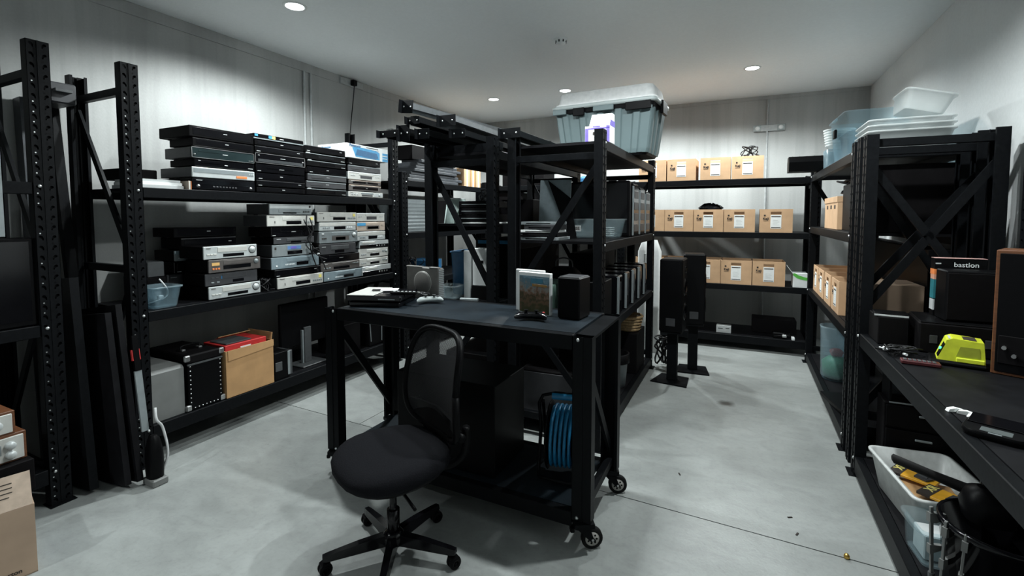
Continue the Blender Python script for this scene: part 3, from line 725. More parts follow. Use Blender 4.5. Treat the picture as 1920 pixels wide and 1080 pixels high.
obj('back_box', MB().box(0, .03, -.16, .17, -.035, .035, 0, .005), pvc, t)
obj('plug', MB().box(.03, .08, -.03, .03, -.03, .03, 0, .006), black, t)
o = obj('power_cable', MB().tube(smooth_pts([(XL+.07, 4.0, 2.95), (XL+.05, 4.0, 2.8), (XL+.02, 3.985, 2.5), (XL+.02, 3.96, 2.2), (XL+.02, 3.98, 1.4)], 5), .005, 6), wire_m)
tag(o, 'thin dark cable hanging from the junction box on the left wall', 'cable')
t = thing('smoke_detector', 'round white smoke detector on the ceiling', 'detector', (-1.442, 3.91, ZC))
obj('base', MB().lathe([(.058, -.012), (.06, -.010), (.06, 0)], 24), white_pl, t)
obj('cover', MB().lathe([(.0001, -.045), (.03, -.043), (.042, -.034), (.05, -.012)], 24), white_pl, t)
for k in range(8):
    a = 2*PI*k/8; obj('vent', MB().box(.040, .049, -.006, .006, -.032, -.014), dim_grey, t).rotation_euler = (0, 0, a)

# ------------------------------------------------------------------ left rack, loose things
t = thing('carton_printed', 'white and blue printed carton lying on the rightmost upper stack', 'carton', (-3.24, 3.50, 2.052), R90)
obj('body', MB().box(-.27, .28, 0, .36, 0, .128, 0, .002), white, t)
obj('blue_panel', MB().prism([(-.16, .015), (-.2, .095), (-.17, .105), (.1, .1), (.16, .08), (.16, .012)], -.0012, 0, 'xz'), bluest, t)
obj('blue_panel', MB().box(.2, .279, -.0012, 0, .004, .085), bluest, t)
obj('device_picture', MB().prism([(-.16, .03), (-.14, .085), (.12, .07), (.14, .03), (.1, .015)], -.002, -.001, 'xz'), blue_pl, t)
text('lettering', 'Panasonic', .036, blue_pl, t, (-.165, -.001, .113), bold=.0008)
obj('printed_bar', MB().box(.05, .15, -.002, 0, .098, .104).box(.2, .27, -.0022, 0, .055, .062).box(.2, .27, -.0022, 0, .03, .036), white, t)
obj('printed_bar', MB().box(-.02, .14, -.002, 0, .112, .117), dim_grey, t)
text('lettering', 'Panasonic', .03, blue_pl, t, (-.271, .25, .10), rot=(PI/2, 0, -PI/2), bold=.0008)
z = T
for i, (w, d, h, m, lb) in enumerate(((.26, .30, .022, paper_g, 'lowest white booklet left of the receiver'), (.25, .28, .018, paper, 'second white booklet from below, left of the receiver'), (.24, .27, .016, paper_g, 'topmost booklet of the pile left of the receiver'))):
    t = slab('booklet', lb, 'booklet', (-3.30-.008*i, 1.735, z), R90, w, d, h, m, 'white booklets on the upper left shelf', .001); z += h + .0004
    for k in range(4): obj('page_edge', MB().box(w/2-.0, w/2+.001, .01, d-.01, .003+k*.004, .0045+k*.004), dim_grey, t)
for i in range(4):
    t = slab('disc_case', 'upright thin disc case with pale spine, %s beside the receiver' % ['first', 'second', 'third', 'fourth'][i], 'disc case', (-3.262, 1.877+.0001*i-.0, T) if 0 else (-3.262-.0, 1.8755+.005*i, T), R90, .0045, .14, .056, [champagne, paper, champagne, orange][i], 'thin upright disc cases', .0005)
t = slab('black_amplifier', 'long black amplifier body behind the rack post, upper left shelf', 'amplifier', (-3.50, 1.715, T+.0575), R90, .2, .25, .07, blackm)
obj('blue_disc', MB().lathe([(.06, 0), (.06, .002), (.008, .002)], 24, (-.02, -.08, 0)), bluest, t)
open_tub('clear_tub', 'small clear tub of oddments at the left end of the middle shelf', (-3.345, 1.715, M_), R90, .17, .20, .135, clear_b, .82, .02)
tub_bits = thing('white_cable', 'white cable poking out of the small clear tub on the middle shelf', 'cable', (-3.345, 1.715, M_+.02))
obj('lead', MB().tube(smooth_pts([(-.04, -.05, 0), (.03, .0, .03), (.0, .05, .05), (.05, .02, .10), (.03, -.01, .16)], 5), .005, 6), wire_w, tub_bits)
obj('plug', MB().box(-.03, .0, .0, .03, .02, .05, 0, .004), white_pl, tub_bits)
slab('grey_box', 'dull grey box in the shade beside the rear stack, middle shelf', 'box', (-3.53, 1.80, M_+.17), R90, .1, .28, .10, dim_grey)
slab('black_case', 'black case under the dull grey box on the middle shelf', 'case', (-3.53, 1.80, M_), R90, .12, .28, .168, blackm)
cables('cable_bundle', 'tangle of black leads with silver plugs hanging over the second stack', (-3.165, 2.80, 1.20), [11, 12, 13], .040, .05, .004, plugs=5)
o = obj('hanging_leads', MB().tube(smooth_pts([(-3.22, 2.76, 1.52), (-3.20, 2.74, 1.44), (-3.215, 2.80, 1.38), (-3.20, 2.77, 1.30), (-3.21, 2.79, 1.22), (-3.2, 2.82, 1.12), (-3.215, 2.86, 1.05)], 5), .005, 6)
  .tube(smooth_pts([(-3.22, 2.79, 1.50), (-3.195, 2.80, 1.40), (-3.215, 2.76, 1.33), (-3.20, 2.82, 1.24), (-3.21, 2.9, 1.14), (-3.2, 2.93, 1.06)], 5), .005, 6)
  .tube(smooth_pts([(-3.22, 2.73, 1.49), (-3.2, 2.77, 1.36), (-3.21, 2.74, 1.28), (-3.2, 2.86, 1.18), (-3.21, 2.95, 1.15)], 5), .004, 6), wire_m)
tag(o, 'black leads trailing down the front of the second middle shelf stack', 'cable')
cables('cable_bundle', 'black lead bundle between the first and second middle shelf stacks', (-3.30, 2.42, M_), [21, 22, 23], .05, .09, .004, plugs=4)


# bottom shelf
LB = .236
t = thing('grey_equipment_case', 'plain grey metal case at the left of the bottom shelf', 'case', (-3.255, 1.695, LB), R90)
obj('body', MB().prism([(-.10, 0), (.10, 0), (.10, .25), (-.10, .25)], 0, .42, 'xz').box(-.1, .1, 0, .42, .25, .253), grey_metal, t)
prof = [(0, .253), (0, .30), (.02, .32), (.42, .32), (.42, .253)]
obj('lid', MB().prism(prof, -.1, .1, 'yz'), grey_metal, t)
obj('handle', MB().tube(smooth_pts([(-.07, .1, .32), (-.07, .1, .36), (-.07, .22, .36), (-.07, .22, .32)], 4), .008, 8), black, t)
t = thing('studded_trunk', 'black studded trunk with chrome corners on the bottom shelf', 'trunk', (-3.24, 1.925, LB), R90)
W2, H2, D2 = .112, .37, .45
obj('body', MB().box(-W2, W2, 0, D2, 0, H2-.06, 0, .006), black, t)
obj('lid', MB().box(-W2, W2, 0, D2, H2-.057, H2, 0, .008), blackm, t)
obj('lid_edge', MB().box(-W2-.002, W2+.002, -.003, .01, H2-.068, H2-.058), dim_grey, t)
for sx in (-1, 1):
    for z in (.02, H2-.02):
        obj('corner_cap', MB().box(sx*W2-.018, sx*W2+.018, -.004, .02, z-.02, z+.02, 0, .006), chrome, t)
st = MB()
for sx in (-1, 1):
    for k in range(9): st.lathe([(.0001, -.004), (.004, -.002), (.005, 0)], 6, (sx*(W2-.014), 0, .055+k*.03), 0, 'y')
for k in range(7): st.lathe([(.0001, -.004), (.004, -.002), (.005, 0)], 6, (-.075+k*.025, 0, .014), 0, 'y')
obj('studs', st, chrome, t)
obj('handle', MB().tube(smooth_pts([(-.06, .15, H2), (-.06, .16, H2+.03), (.05, .16, H2+.03), (.05, .15, H2)], 4), .007, 8), black, t)
for x in (-.06, .05): obj('latch', MB().box(x-.012, x+.012, .13, .17, H2, H2+.012, 0, .003), chrome, t)
t = thing('brown_carton', 'ochre cardboard carton with open flaps on the bottom shelf', 'carton', (-3.225, 2.24, LB), R90)
w, h, d = .37, .335, .33
mb = MB().box(-w/2, w/2, 0, .005, 0, h).box(-w/2, w/2, d-.005, d, 0, h).box(-w/2, -w/2+.005, .005, d-.005, 0, h).box(w/2-.005, w/2, .005, d-.005, 0, h).box(-w/2, w/2, 0, d, 0, .004)
obj('carton', mb, card2, t)
obj('front_flap', MB().prism([(-w/2+.015, h-.07), (w/2, h-.045), (w/2, h+.004), (-w/2+.012, h+.003)], -.006, -.001, 'xz'), card2, t)
obj('side_flap', MB().bar((w/2, .16, h), (w/2+.01, .16, h+.055), .28, .005, 0, (0, 1, 0)), card2, t)
obj('back_flap', MB().bar((.05, d, h), (.05, d-.08, h+.05), .25, .005, 0, (1, 0, 0)), card2, t)
t = thing('red_flat_box', 'flat red box with white print lying in the ochre carton', 'box', (-3.232, 2.225, LB+.305), R90)
obj('body', MB().box(-.16, .155, .01, .26, .0, .065, 0, .002), red_pl, t)
obj('lettering_strip', MB().box(-.05, .03, .0085, .0102, .02, .038), white, t)
obj('plastic_sleeve', MB().box(-.14, .05, .03, .22, .0655, .075, 0, .003), dim_grey, t)
t = thing('desktop_speaker', 'small black and grey speaker with antenna stub, right of the ochre carton', 'speaker', (-3.24, 2.53, LB), R90)
obj('body', MB().box(-.085, .05, 0, .2, 0, .215, 0, .004), black, t); obj('side_panel', MB().box(.03, .052, -.004, .2, .02, .21, 0, .002), silver_d, t)
obj('rear_block', MB().box(.052, .1, .03, .2, 0, .2, 0, .004), dim_grey, t); obj('knob', MB().cyl((-.05, .05, .215), (-.05, .05, .25), .012, 10), black, t)
obj('grille', MB().box(-.08, -.02, -.004, .002, .07, .14, 0, .002), dim_grey, t)
t = thing('monitor_stand', 'dark monitor seen from behind on a slim stand, bottom shelf', 'monitor', (-3.40, 2.89, LB), R90)
obj('foot', MB().box(-.13, .13, -.1, .1, 0, .012, 0, .005), dim_grey, t); obj('pillar', MB().box(-.035, .035, -.01, .01, .012, .32, 0, .003), dim_grey, t)
obj('edge_strip', MB().box(-.06, -.045, -.012, .012, .012, .3, 0, .002), silver_d, t)
obj('screen', MB().box(-.25, .25, .012, .05, .17, .55, 0, .008), black, t)
slab('black_case', 'black case beside the monitor stand on the bottom shelf', 'case', (-3.27, 3.27, LB), R90, .24, .3, .28, blackm)
t = slab('black_case', 'black upright case at the far end of the bottom shelf', 'case', (-3.26, 3.60, LB), R90, .2, .3, .33, black)
obj('edge_strip', MB().bar((-.08, -.003, .05), (-.1, -.003, .32), .008, .004, 0, (1, 0, 0)), silver_d, t); obj('edge_strip', MB().bar((.07, -.003, .03), (.075, -.003, .32), .008, .004, 0, (1, 0, 0)), silver_d, t)
slab('grey_adaptor', 'small grey box in front of the black cases, bottom shelf', 'box', (-3.235, 3.06, LB), R90, .07, .1, .09, dim_grey)

# ------------------------------------------------------------------ left edge rack: radios, dark screen, spare parts
t = thing('dark_screen', 'large dark flat screen standing on the left edge rack', 'screen', (-3.235, .70, .961), R90)
obj('bezel', MB().box(-.40, .40, 0, .05, .0, .45, 0, .008), black, t); obj('panel', MB().box(-.38, .38, -.002, .002, .03, .43), glass_d, t)
def radio(label, y, z, w, h, knobs):
    t = thing('radio_receiver', label, 'radio', (-3.10, y, z), R90, 'silver radio receivers at the left edge')
    obj('wooden_case', MB().box(-w/2, w/2, .004, .26, 0, h, 0, .003), wood, t)
    obj('front_panel', MB().box(-w/2+.012, w/2-.012, -.004, .006, .010, h-.012, 0, .002), silver2, t)
    for (u, v, r) in knobs:
        obj('knob', MB().lathe([(.0001, -.022), (r*.9, -.022), (r, -.018), (r*1.05, -.004), (r*1.05, 0)], 18, (u, -.003, v), 0, 'y'), silver, t)
    obj('tuning_window', MB().box(-.1, w/2-.09, -.0055, 0, h*.35, h*.7), glass_d if h > .12 and len(knobs) == 1 else silver_d, t)
    return t
slab('black_case', 'black equipment case below the silver radios', 'case', (-3.06, .78, .201), R90, .44, .3, .15, blackm)
radio('lower silver radio with two knobs in a wooden case', .78, .3515, .42, .135, [(.15, .085, .018), (.15, .04, .018), (0, .06, .018)])
radio('upper silver radio with one round knob in a wooden case', .755, .487, .40, .11, [(.13, .055, .022)])
t = thing('floor_carton', 'open brown cardboard carton with printed flap at the bottom left corner', 'carton', (-2.735, .665, 0), 1.33)
w, h, d = .42, .30, .34
mb = MB().box(-w/2, w/2, 0, .005, 0, h).box(-w/2, w/2, d-.005, d, 0, h).box(-w/2, -w/2+.005, .005, d-.005, 0, h).box(w/2-.005, w/2, .005, d-.005, 0, h).box(-w/2, w/2, 0, d, 0, .004)
obj('carton', mb, card3, t)
obj('front_flap', MB().bar((0, .003, h), (0, .05, h+.13), w-.01, .005, 0, (1, 0, 0)), mk('pale carton inside', (.55, .43, .34), .85), t)
obj('blue_side', MB().box(w/2, w/2+.001, .02, d-.02, .03, h-.02), mk('dark blue print', (.03, .07, .16), .6), t)
text('lettering', 'e Carton', .024, ink, t, (.12, -.001, .03), bold=.0005)
mb = MB()
for i, (xa, xb) in enumerate(((.0, .15), (.06, .15), (.07, .15), (.06, .14))):
    s0 = .78-.13*i; y0, z0 = .0005+.047*s0-.004, h+.13*s0+.001
    mb.add([(xa, y0, z0-.002), (xb, y0, z0-.002), (xb, y0+.001, z0+.002), (xa, y0+.001, z0+.002)], [(0, 1, 2, 3)])
obj('printed_line', mb, ink, t)
def spare_panel(label, p0, p1, w, th, mat, name='spare_shelf'):
    o = obj(name, MB().bar(p0, p1, w, th, 0, (0, 1, 0)), mat); tag(o, label, 'panel', 'spare parts leaning between the left racks'); return o
spare_panel('dark spare shelf leaning nearest the left edge rack', (-3.42, 1.265, 0), (-3.53, 1.265, 1.16), .04, .52, steel)
spare_panel('dark spare board leaning in front of the video player rack post', (-3.27, 1.36, 0), (-3.40, 1.36, .95), .03, .50, board)
spare_panel('dark spare board leaning just behind its neighbour by the post', (-3.25, 1.41, 0), (-3.40, 1.41, .985), .03, .50, board)
spare_panel('tall slate board standing against the left wall between racks', (-3.80, 1.30, 0), (-3.90, 1.30, 2.22), .03, .09, slatg)
spare_panel('tall black upright leaning behind the slate board', (-3.60, 1.44, 0), (-3.90, 1.44, 2.30), .05, .05, steel, 'spare_upright')
spare_panel('pale steel strip leaning on the left edge rack', (-3.17, .96, 1.42), (-3.19, .965, 2.12), .035, .012, silver_d, 'metal_strip')
t = thing('black_wall_speaker', 'black box speaker high up behind the leaning boards', 'speaker', (-3.62, 1.38, 2.18), R90)
obj('cabinet', MB().box(-.08, .08, 0, .22, 0, .12, 0, .008), char, t); obj('bracket', MB().box(-.03, .05, -.03, 0, .06, .08, 0, .003), dim_grey, t)
t = thing('hand_vacuum', 'black hand vacuum with grey base standing by the rack post', 'vacuum', (-2.98, 1.47, 0), R90)
obj('body', MB().loft([rrect(.07, .09, .03, .03), rrect(.075, .10, .03, .12), rrect(.07, .09, .03, .2), rrect(.05, .06, .02, .26), rrect(.03, .03, .012, .28)]), black, t)
obj('base', MB().box(-.04, .04, -.06, .05, 0, .04, 0, .006), grey_metal, t)
obj('hose', MB().tube(smooth_pts([(.03, 0, .03), (.06, -.02, .15), (.05, 0, .3), (.02, 0, .36), (.03, .03, .42)], 5), .007, 7), wire_w, t)
t = thing('pale_tool_bar', 'pale steel bar with red tag leaning beside the rack post', 'tool', (-3.03, 1.455, .30))
obj('bar', MB().bar((0, 0, .0), (-.05, 0, .34), .035, .012, 0, (0, 1, 0)), silver_d, t); obj('tag', MB().bar((-.06, 0, .40), (-.07, 0, .46), .04, .014, 0, (0, 1, 0)), red_pl, t)
obj('grip', MB().bar((-.05, 0, .34), (-.075, 0, .54), .028, .016, 0, (0, 1, 0)), black, t)

# ------------------------------------------------------------------ middle rack, top
AT = 2.002
t = thing('storage_tub', 'big ribbed grey storage tub with dark rim overhanging the middle rack', 'tub', (-1.035, 4.03, AT), -.06)
w, d, h = .86, .50, .43
def ribbed(wd, dd, z, amp, nx=5, ny=3):
    pts = []
    def side(L, n):
        out = []
        seg = L/n
        for i in range(n):
            a = -L/2 + i*seg
            out += [(a+.02, 0), (a+seg*.12+.02, -amp), (a+seg*.55, -amp), (a+seg*.62, 0)]
        return out
    for (u, o) in side(wd-.06, nx): pts.append((u, -dd/2-o*1.0 if 0 else -dd/2+amp+o, z))
    pts += [(wd/2-.015, -dd/2+.004, z), (wd/2-.004, -dd/2+.015, z)]
    for (u, o) in side(dd-.06, ny): pts.append((wd/2-amp-o, u, z))
    pts += [(wd/2-.004, dd/2-.015, z), (wd/2-.015, dd/2-.004, z)]
    for (u, o) in side(wd-.06, nx): pts.append((-u, dd/2-amp-o, z))
    pts += [(-wd/2+.015, dd/2-.004, z), (-wd/2+.004, dd/2-.015, z)]
    for (u, o) in side(dd-.06, ny): pts.append((-wd/2+amp+o, -u, z))
    pts += [(-wd/2+.004, -dd/2+.015, z), (-wd/2+.015, -dd/2+.004, z)]
    return pts
obj('tub_wall', MB().loft([ribbed(w*.84, d*.80, .018, .010), ribbed(w*.86, d*.83, .05, .012), ribbed(w*.95, d*.95, h-.06, .014)], smooth=False), grey_tub, t)
obj('shaded_foot', MB().loft([rrect(w*.80, d*.76, .05, 0), rrect(w*.83, d*.79, .05, .02)], smooth=False), black, t)  # recessed foot, its black stands for the shadow under the tub
obj('dark_collar', MB().loft([rrect(w*.955, d*.955, .04, h-.062), rrect(w*.97, d*.97, .04, h-.01)], smooth=False), black, t)
lid = obj('tub_lid', MB().loft([rrect(w, d, .05, h-.030), rrect(w+.02, d+.02, .055, h-.024), rrect(w+.02, d+.02, .055, h-.002), rrect(w-.01, d-.01, .05, h+.006)]), lid_g, t)
for i, (x, ww) in enumerate(((-.36, .12), (-.19, .10), (.02, .17), (.30, .2))):
    obj('rim_tab', MB().box(x-ww/2, x+ww/2, -d/2-.014, -d/2+.004, h-.07-.02*(i % 2), h-.026, 0, .004), black if i % 2 else grey_tub, t)
for sx in (-1, 1):
    obj('clasp', MB().box(sx*(w/2+.012)-.012, sx*(w/2+.012)+.012, -.08, .08, h-.10, h+.004, 0, .005), black, t)
t = thing('white_tray', 'bright white upturned tray lying on the lid of the grey tub', 'tray', (-1.03, 4.02, AT+h+.0075), -.06)
obj('tray_shell', MB().loft([rrect(.84, .44, .04, 0), rrect(.84, .44, .04, .012), rrect(.81, .41, .04, .02), rrect(.78, .38, .04, .105), rrect(.74, .34, .04, .115)], cap0=False), tray_m, t)
obj('hand_slot', MB().box(.375, .392, -.05, .05, .03, .06, 0, .004), black, t)
t = thing('paper_carton', 'white and purple paper carton standing at the front corner of the middle rack', 'carton', (-.885, 3.10, AT), -.03)
obj('body', MB().box(-.085, .085, 0, .12, 0, .115, 0, .002), paper, t)
obj('sloped_top', MB().prism([(0, .115), (.12, .115), (.12, .20), (.06, .20)], -.055, .083, 'yz'), paper, t)
obj('purple_panel', MB().box(-.083, -.06, -.0012, 0, .0, .10).box(-.06, .085, -.0012, 0, .092, .102).box(.062, .084, -.0012, 0, .0, .112).box(-.03, .02, -.0012, 0, .105, .113), purple, t)
obj('purple_side', MB().box(.085, .0862, .012, .12, .112, .15), purple, t)
obj('lettering_bar', MB().box(-.03, .035, -.0022, -.0004, .055, .075), ink, t)
t = thing('olive_cloth', 'folded olive and yellow cloth beside the grey tub on the middle rack', 'cloth', (-1.33, 3.55, AT))
obj('fold', MB().loft([rrect(.16, .2, .03, 0), rrect(.17, .21, .03, .03), rrect(.14, .18, .03, .05), rrect(.08, .1, .03, .057)]), olive, t)
obj('hem', MB().box(.0, .082, -.108, -.1, .004, .02), yellowst, t)

# loose shelf beams
def beam(label, x, y0, z, L, w=.05, h=.06, a=0.0, pitch=0.0, plate=(.10, .075), roll=0.0, m=None):
    t = thing('shelf_beam', label, 'shelf beam', (x, y0, z), 0, 'loose shelf beams on the middle racks', rot=(pitch, roll, a))
    mb = MB().box(-w/2, w/2, .0, L, h-.004, h, 0, .001).box(-w/2, -w/2+.004, 0, L, 0, h-.004).box(w/2-.004, w/2, 0, L, h*.4, h-.004).box(w/2-.02, w/2, 0, L, h*.4-.003, h*.4)
    obj('channel', mb, m or steel, t)
    pw, ph = plate
    for y in (-.004, L):
        p = obj('end_plate', MB().box(-pw/2, pw/2, y, y+.004, h/2-ph/2, h/2+ph/2, 0, .001).box(-pw/2, -pw/2+.004, y-.03 if y < 0 else y, y+.004 if y < 0 else y+.03, h/2-ph/2, h/2+ph/2), steel, t)
        if y < 0:
            for sx in (-.3, .3):
                obj('rivet', MB().lathe([(.0001, -.002), (.005, -.0015), (.006, 0)], 8, (sx*pw, y, h/2), 0, 'y'), bolt_m, p)
    return t
BT = 1.982
beam('lowest loose beam on the middle rack, its end plate furthest left', -2.17, 2.55, BT+.062, 2.0, a=-.03, plate=(.17, .05))
beam('loose beam with upright end plate beside the furthest left one', -2.08, 2.60, BT+.064, 2.0, a=-.02, plate=(.09, .11), h=.065)
beam('loose beam lying flat in the middle of the stack', -1.97, 2.66, BT+.064, 2.0, a=.0, plate=(.10, .07))
beam('loose beam low on the right of the stack', -1.74, 2.74, BT+.062, 2.0, a=.03, plate=(.11, .06))
beam('wide topmost loose beam on the right of the stack, painted pale as if lit', -1.80, 2.70, BT+.145, 2.0, a=.02, w=.12, h=.06, plate=(.13, .075), m=lit_steel)
beam('loose beam in the second layer of the stack', -2.02, 2.62, BT+.150, 2.0, a=.01, plate=(.10, .05))
beam('topmost loose beam on the left, tilted, painted pale as if lit', -2.04, 2.58, BT+.235, 2.0, a=-.10, roll=.12, plate=(.10, .085), m=lit_steel)
for i in range(2):
    o = obj('bearer', MB().box(-2.17, -1.56, 3.0+i*1.5, 3.05+i*1.5, BT+.0005, BT+.058), steel); tag(o, 'steel bearer under the loose beams, %s one' % ['near', 'far'][i], 'bearer', 'bearers under the loose beams')
beam('single loose beam at the left of the other middle rack top', -1.39, 2.82, AT+.030, 1.2, a=-.02, plate=(.15, .065))

# ------------------------------------------------------------------ middle rack A, shelves
A2 = 1.351
t = open_tub('clear_tub', 'clear tub with a paper label on the middle rack beside the aisle', (-1.05, 3.62, A2), 0, .43, .30, .145, clear_n, .88, .02)
s = obj('label_sheet', MB().box(-.17, -.06, -.15, -.1485, .05, .095), paper_g, t)
text('lettering', 'TASSE', .034, ink, s, (-.115, -.151, .072), bold=.0005)
for i in range(5):
    slab('white_card', 'white card inside the labelled clear tub, %s from the bottom' % ['first', 'second', 'third', 'fourth', 'fifth'][i], 'card', (-.97, 3.56, A2+.014+i*.015), 0, .12, .14, .005, paper_g, 'white cards in the labelled tub', 0)
t = thing('black_screen', 'big black flat screen lying back on the middle rack shelf', 'screen', (-1.115, 3.80, A2), 0)
obj('cabinet', MB().box(-.30, .30, 0, .055, 0, .45, 0, .01), black, t); obj('panel', MB().box(-.28, .28, -.002, .002, .03, .43), glass_d, t)
t = thing('pale_panel', 'pale grey panel leaning with dark triangular edge, left on the middle shelf', 'screen', (-1.27, 3.30, A2+.003), .1, rot=(-.15, 0, .1)); t['category'] = 'screen'
t.name = 'pale_screen'
obj('panel', MB().box(-.12, .12, 0, .012, .0, .44, 0, .002), screen_g, t); obj('dark_wedge', MB().prism([(.121, .0), (.18, .0), (.121, .30), (-.04, .44), (.121, .44)][:3]+[(-.06, .44)], -.012, -.003, 'xz'), black, t)
z = A2
for i, (w, d, h, m, lb) in enumerate(((.28, .24, .022, silver_d, 'lowest thin silver disc player left of the labelled tub'), (.26, .22, .03, black, 'black tray in the pile left of the labelled tub'), (.27, .22, .018, paper, 'white folder in the pile left of the labelled tub'), (.24, .2, .035, char, 'charcoal unit in the pile left of the labelled tub'), (.26, .22, .02, silver_d, 'topmost silver unit in the pile left of the labelled tub'))):
    t = slab('flat_unit', lb, 'unit', (-1.27+.01*(i % 2), 3.01, z), .05*(i % 3-1), w, d, h, m, 'thin units piled on the middle shelf', .002); z += h+.0005
    obj('front_slot', MB().box(-w*.35, w*.35, -.001, .001, h*.35, h*.6), glass_d, t)
for i, y in enumerate((3.98, 4.25, 4.52)):
    t = thing('computer_tower', 'black computer tower with vent windows on the middle shelf, %s from the aisle corner' % ['first', 'second', 'third'][i], 'computer', (-.80, y, A2), R90, 'black computer towers')
    obj('case', MB().box(-.10, .10, .004, .38, 0, .43-.02*i, 0, .004), black, t); obj('front_panel', MB().box(-.10, .10, -.002, .006, .005, .42-.02*i, 0, .003), gloss, t)
    for k in range(4): obj('bay_cover', MB().box(-.075, .075, -.004, 0, .04+.09*k, .10+.09*k, 0, .002), char, t)
    obj('edge_strip', MB().box(-.102, -.098, -.004, .01, .01, .41-.02*i), silver_d, t)
A3 = .791
for i in range(5):
    t = thing('games_console', 'black upright console with grey front edge, %s in the row facing the aisle' % ['nearest', 'second', 'third', 'fourth', 'furthest'][i], 'games console', (-.805, 3.50+i*.25, A3-.0), R90, 'black upright consoles on the middle rack')
    obj('case', MB().box(-.07, .07, .004, .29, 0, .285, 0, .01), gloss, t); obj('front_edge', MB().box(-.0695, -.056, -.002, .02, .006, .28, 0, .002), silver_d, t)
    obj('disc_slot', MB().box(-.01, -.004, -.0005, .006, .1, .24), dim_grey, t)
slab('black_case', 'black case at the near end of the upright console row', 'case', (-.97, 3.02, A3), 0, .30, .26, .29, black)
slab('black_case', 'long black case behind the upright consoles', 'case', (-1.255, 3.95, A3), 0, .24, .7, .40, blackm)
t = thing('fabric_box', 'pale green fabric box with dark bag on it, low middle shelf', 'box', (-1.30, 3.08, A3), .06)
obj('body', MB().loft([rrect(.24, .3, .03, 0, cy=.15), rrect(.27, .30, .03, .24, cy=.13), rrect(.25, .28, .03, .25, cy=.13)]), seafoam, t); obj('fold', MB().box(-.12, .0, -.02, -.005, .12, .22, 0, .004), seafoam, t)
t = thing('black_bag', 'black bag with loop handle resting behind the pale green box', 'bag', (-1.255, 3.50, A3))
obj('body', MB().loft([rrect(.2, .2, .05, 0), rrect(.26, .2, .06, .12), rrect(.25, .2, .06, .28), rrect(.16, .12, .05, .33)]), blackm, t)
obj('handle', MB().tube(smooth_pts([(-.07, 0, .33), (-.06, 0, .38), (0, 0, .40), (.06, 0, .38), (.07, 0, .33)], 4), .006, 6), dim_grey, t)
t = thing('white_bag', 'tall white paper bag glimpsed at the far end of the middle rack', 'bag', (-.93, 5.42, 0))
obj('body', MB().loft([rrect(.24, .14, .02, 0), rrect(.24, .14, .02, 1.12), rrect(.16, .03, .01, 1.25)]), paper, t); obj('fold', MB().box(-.05, .05, -.075, -.068, .9, 1.1), paper, t)
A4 = .111
t = thing('white_bucket', 'pale grey bucket with black liner on the bottom of the middle rack', 'bucket', (-.93, 3.86, A4))
obj('bucket_wall', MB().lathe([(.0001, 0), (.085, 0), (.105, .25), (.112, .25), (.112, .27), (.1, .27), (.08, .012), (.0001, .012)], 24), silver_d, t)
obj('liner', MB().lathe([(.118, .20), (.117, .275), (.098, .275), (.09, .15)], 16), black, t)
slab('black_case', 'black case carrying the wicker basket, bottom of the middle rack', 'case', (-.97, 4.2, A4), 0, .3, .36, .36, blackm)
t = thing('wicker_basket', 'small wicker basket on a black case low in the middle rack', 'basket', (-.93, 4.35, A4+.3605))
for k in range(5): obj('weave_ring', MB().lathe([(.10+.006*k, .004+.028*k), (.114+.006*k, .018+.028*k), (.10+.006*k, .032+.028*k), (.092+.006*k, .018+.028*k), (.10+.006*k, .004+.028*k)], 22, ring=True), wicker, t)
obj('basket_floor', MB().lathe([(.0001, .002), (.1, .002), (.1, .008), (.0001, .008)], 20), wicker, t)
t = thing('dim_monitor', 'dim grey monitor lying under the desk line at the foot of the middle rack', 'monitor', (-1.20, 3.02, A4), .05)
obj('cabinet', MB().box(-.2, .2, 0, .3, 0, .33, 0, .01), blackm, t); obj('panel', MB().box(-.18, .18, -.003, .002, .03, .31, 0, .004), char, t)
slab('black_case', 'black case at the far end of the bottom middle shelf', 'case', (-1.26, 3.7, A4), 0, .22, .6, .4, blackm)


# ------------------------------------------------------------------ middle rack B, shelves
B2 = 1.461
t = thing('mint_lampshade', 'pale mint plastic shade on the neighbouring middle rack', 'lampshade', (-2.005, 3.12, B2))
obj('shade', MB().lathe([(.095, 0), (.07, .19), (.066, .19), (.09, .004)], 28, ring=True), mint, t); obj('top_ring', MB().lathe([(.071, .185), (.071, .195), (.064, .195), (.064, .185)], 28, ring=True), white_pl, t)
z = B2
for i, (w, d, h, m, lb) in enumerate(((.32, .3, .012, paper, 'white board under the black receivers'), (.30, .28, .055, black, 'lower black receiver on the white board'), (.29, .28, .05, gloss, 'middle black receiver on the white board'), (.28, .26, .048, black, 'upper black receiver on the white board'))):
    t = slab('receiver' if i else 'white_board', lb, 'receiver' if i else 'board', (-1.76, 3.0, z), .03*(i-1), w, d, h, m, None, .003); z += h+.0005
    if i: obj('front_slot', MB().box(-w*.42, w*.42, -.001, .001, h*.45, h*.55), silver_d, t)
cables('cable_bundle', 'grey looped cable on top of the black receivers', (-1.74, 3.12, z), [41, 42], .06, .08, .005, dim_grey)
B3 = .901
t = open_tub('blue_tub', 'dark blue plastic tub on the low shelf of the neighbouring middle rack', (-1.98, 3.26, B3), .1, .20, .26, .34, blue_pl, .9, .03)
t = thing('white_device', 'white upright device with a dark port behind the brace', 'device', (-1.73, 3.02, B3+.10), .05)
obj('body', MB().box(-.07, .07, 0, .12, 0, .28, 0, .006), white_pl, t); obj('port', MB().box(-.012, .02, -.003, .002, .17, .19, 0, .002), black, t)
obj('plinth', MB().box(-.08, .08, .0, .14, -.0995, -.001), blackm, t)
slab('paper_bundle', 'grey paper bundle beside the white upright device', 'papers', (-1.85, 3.02, B3), 0, .06, .1, .36, paper_g)
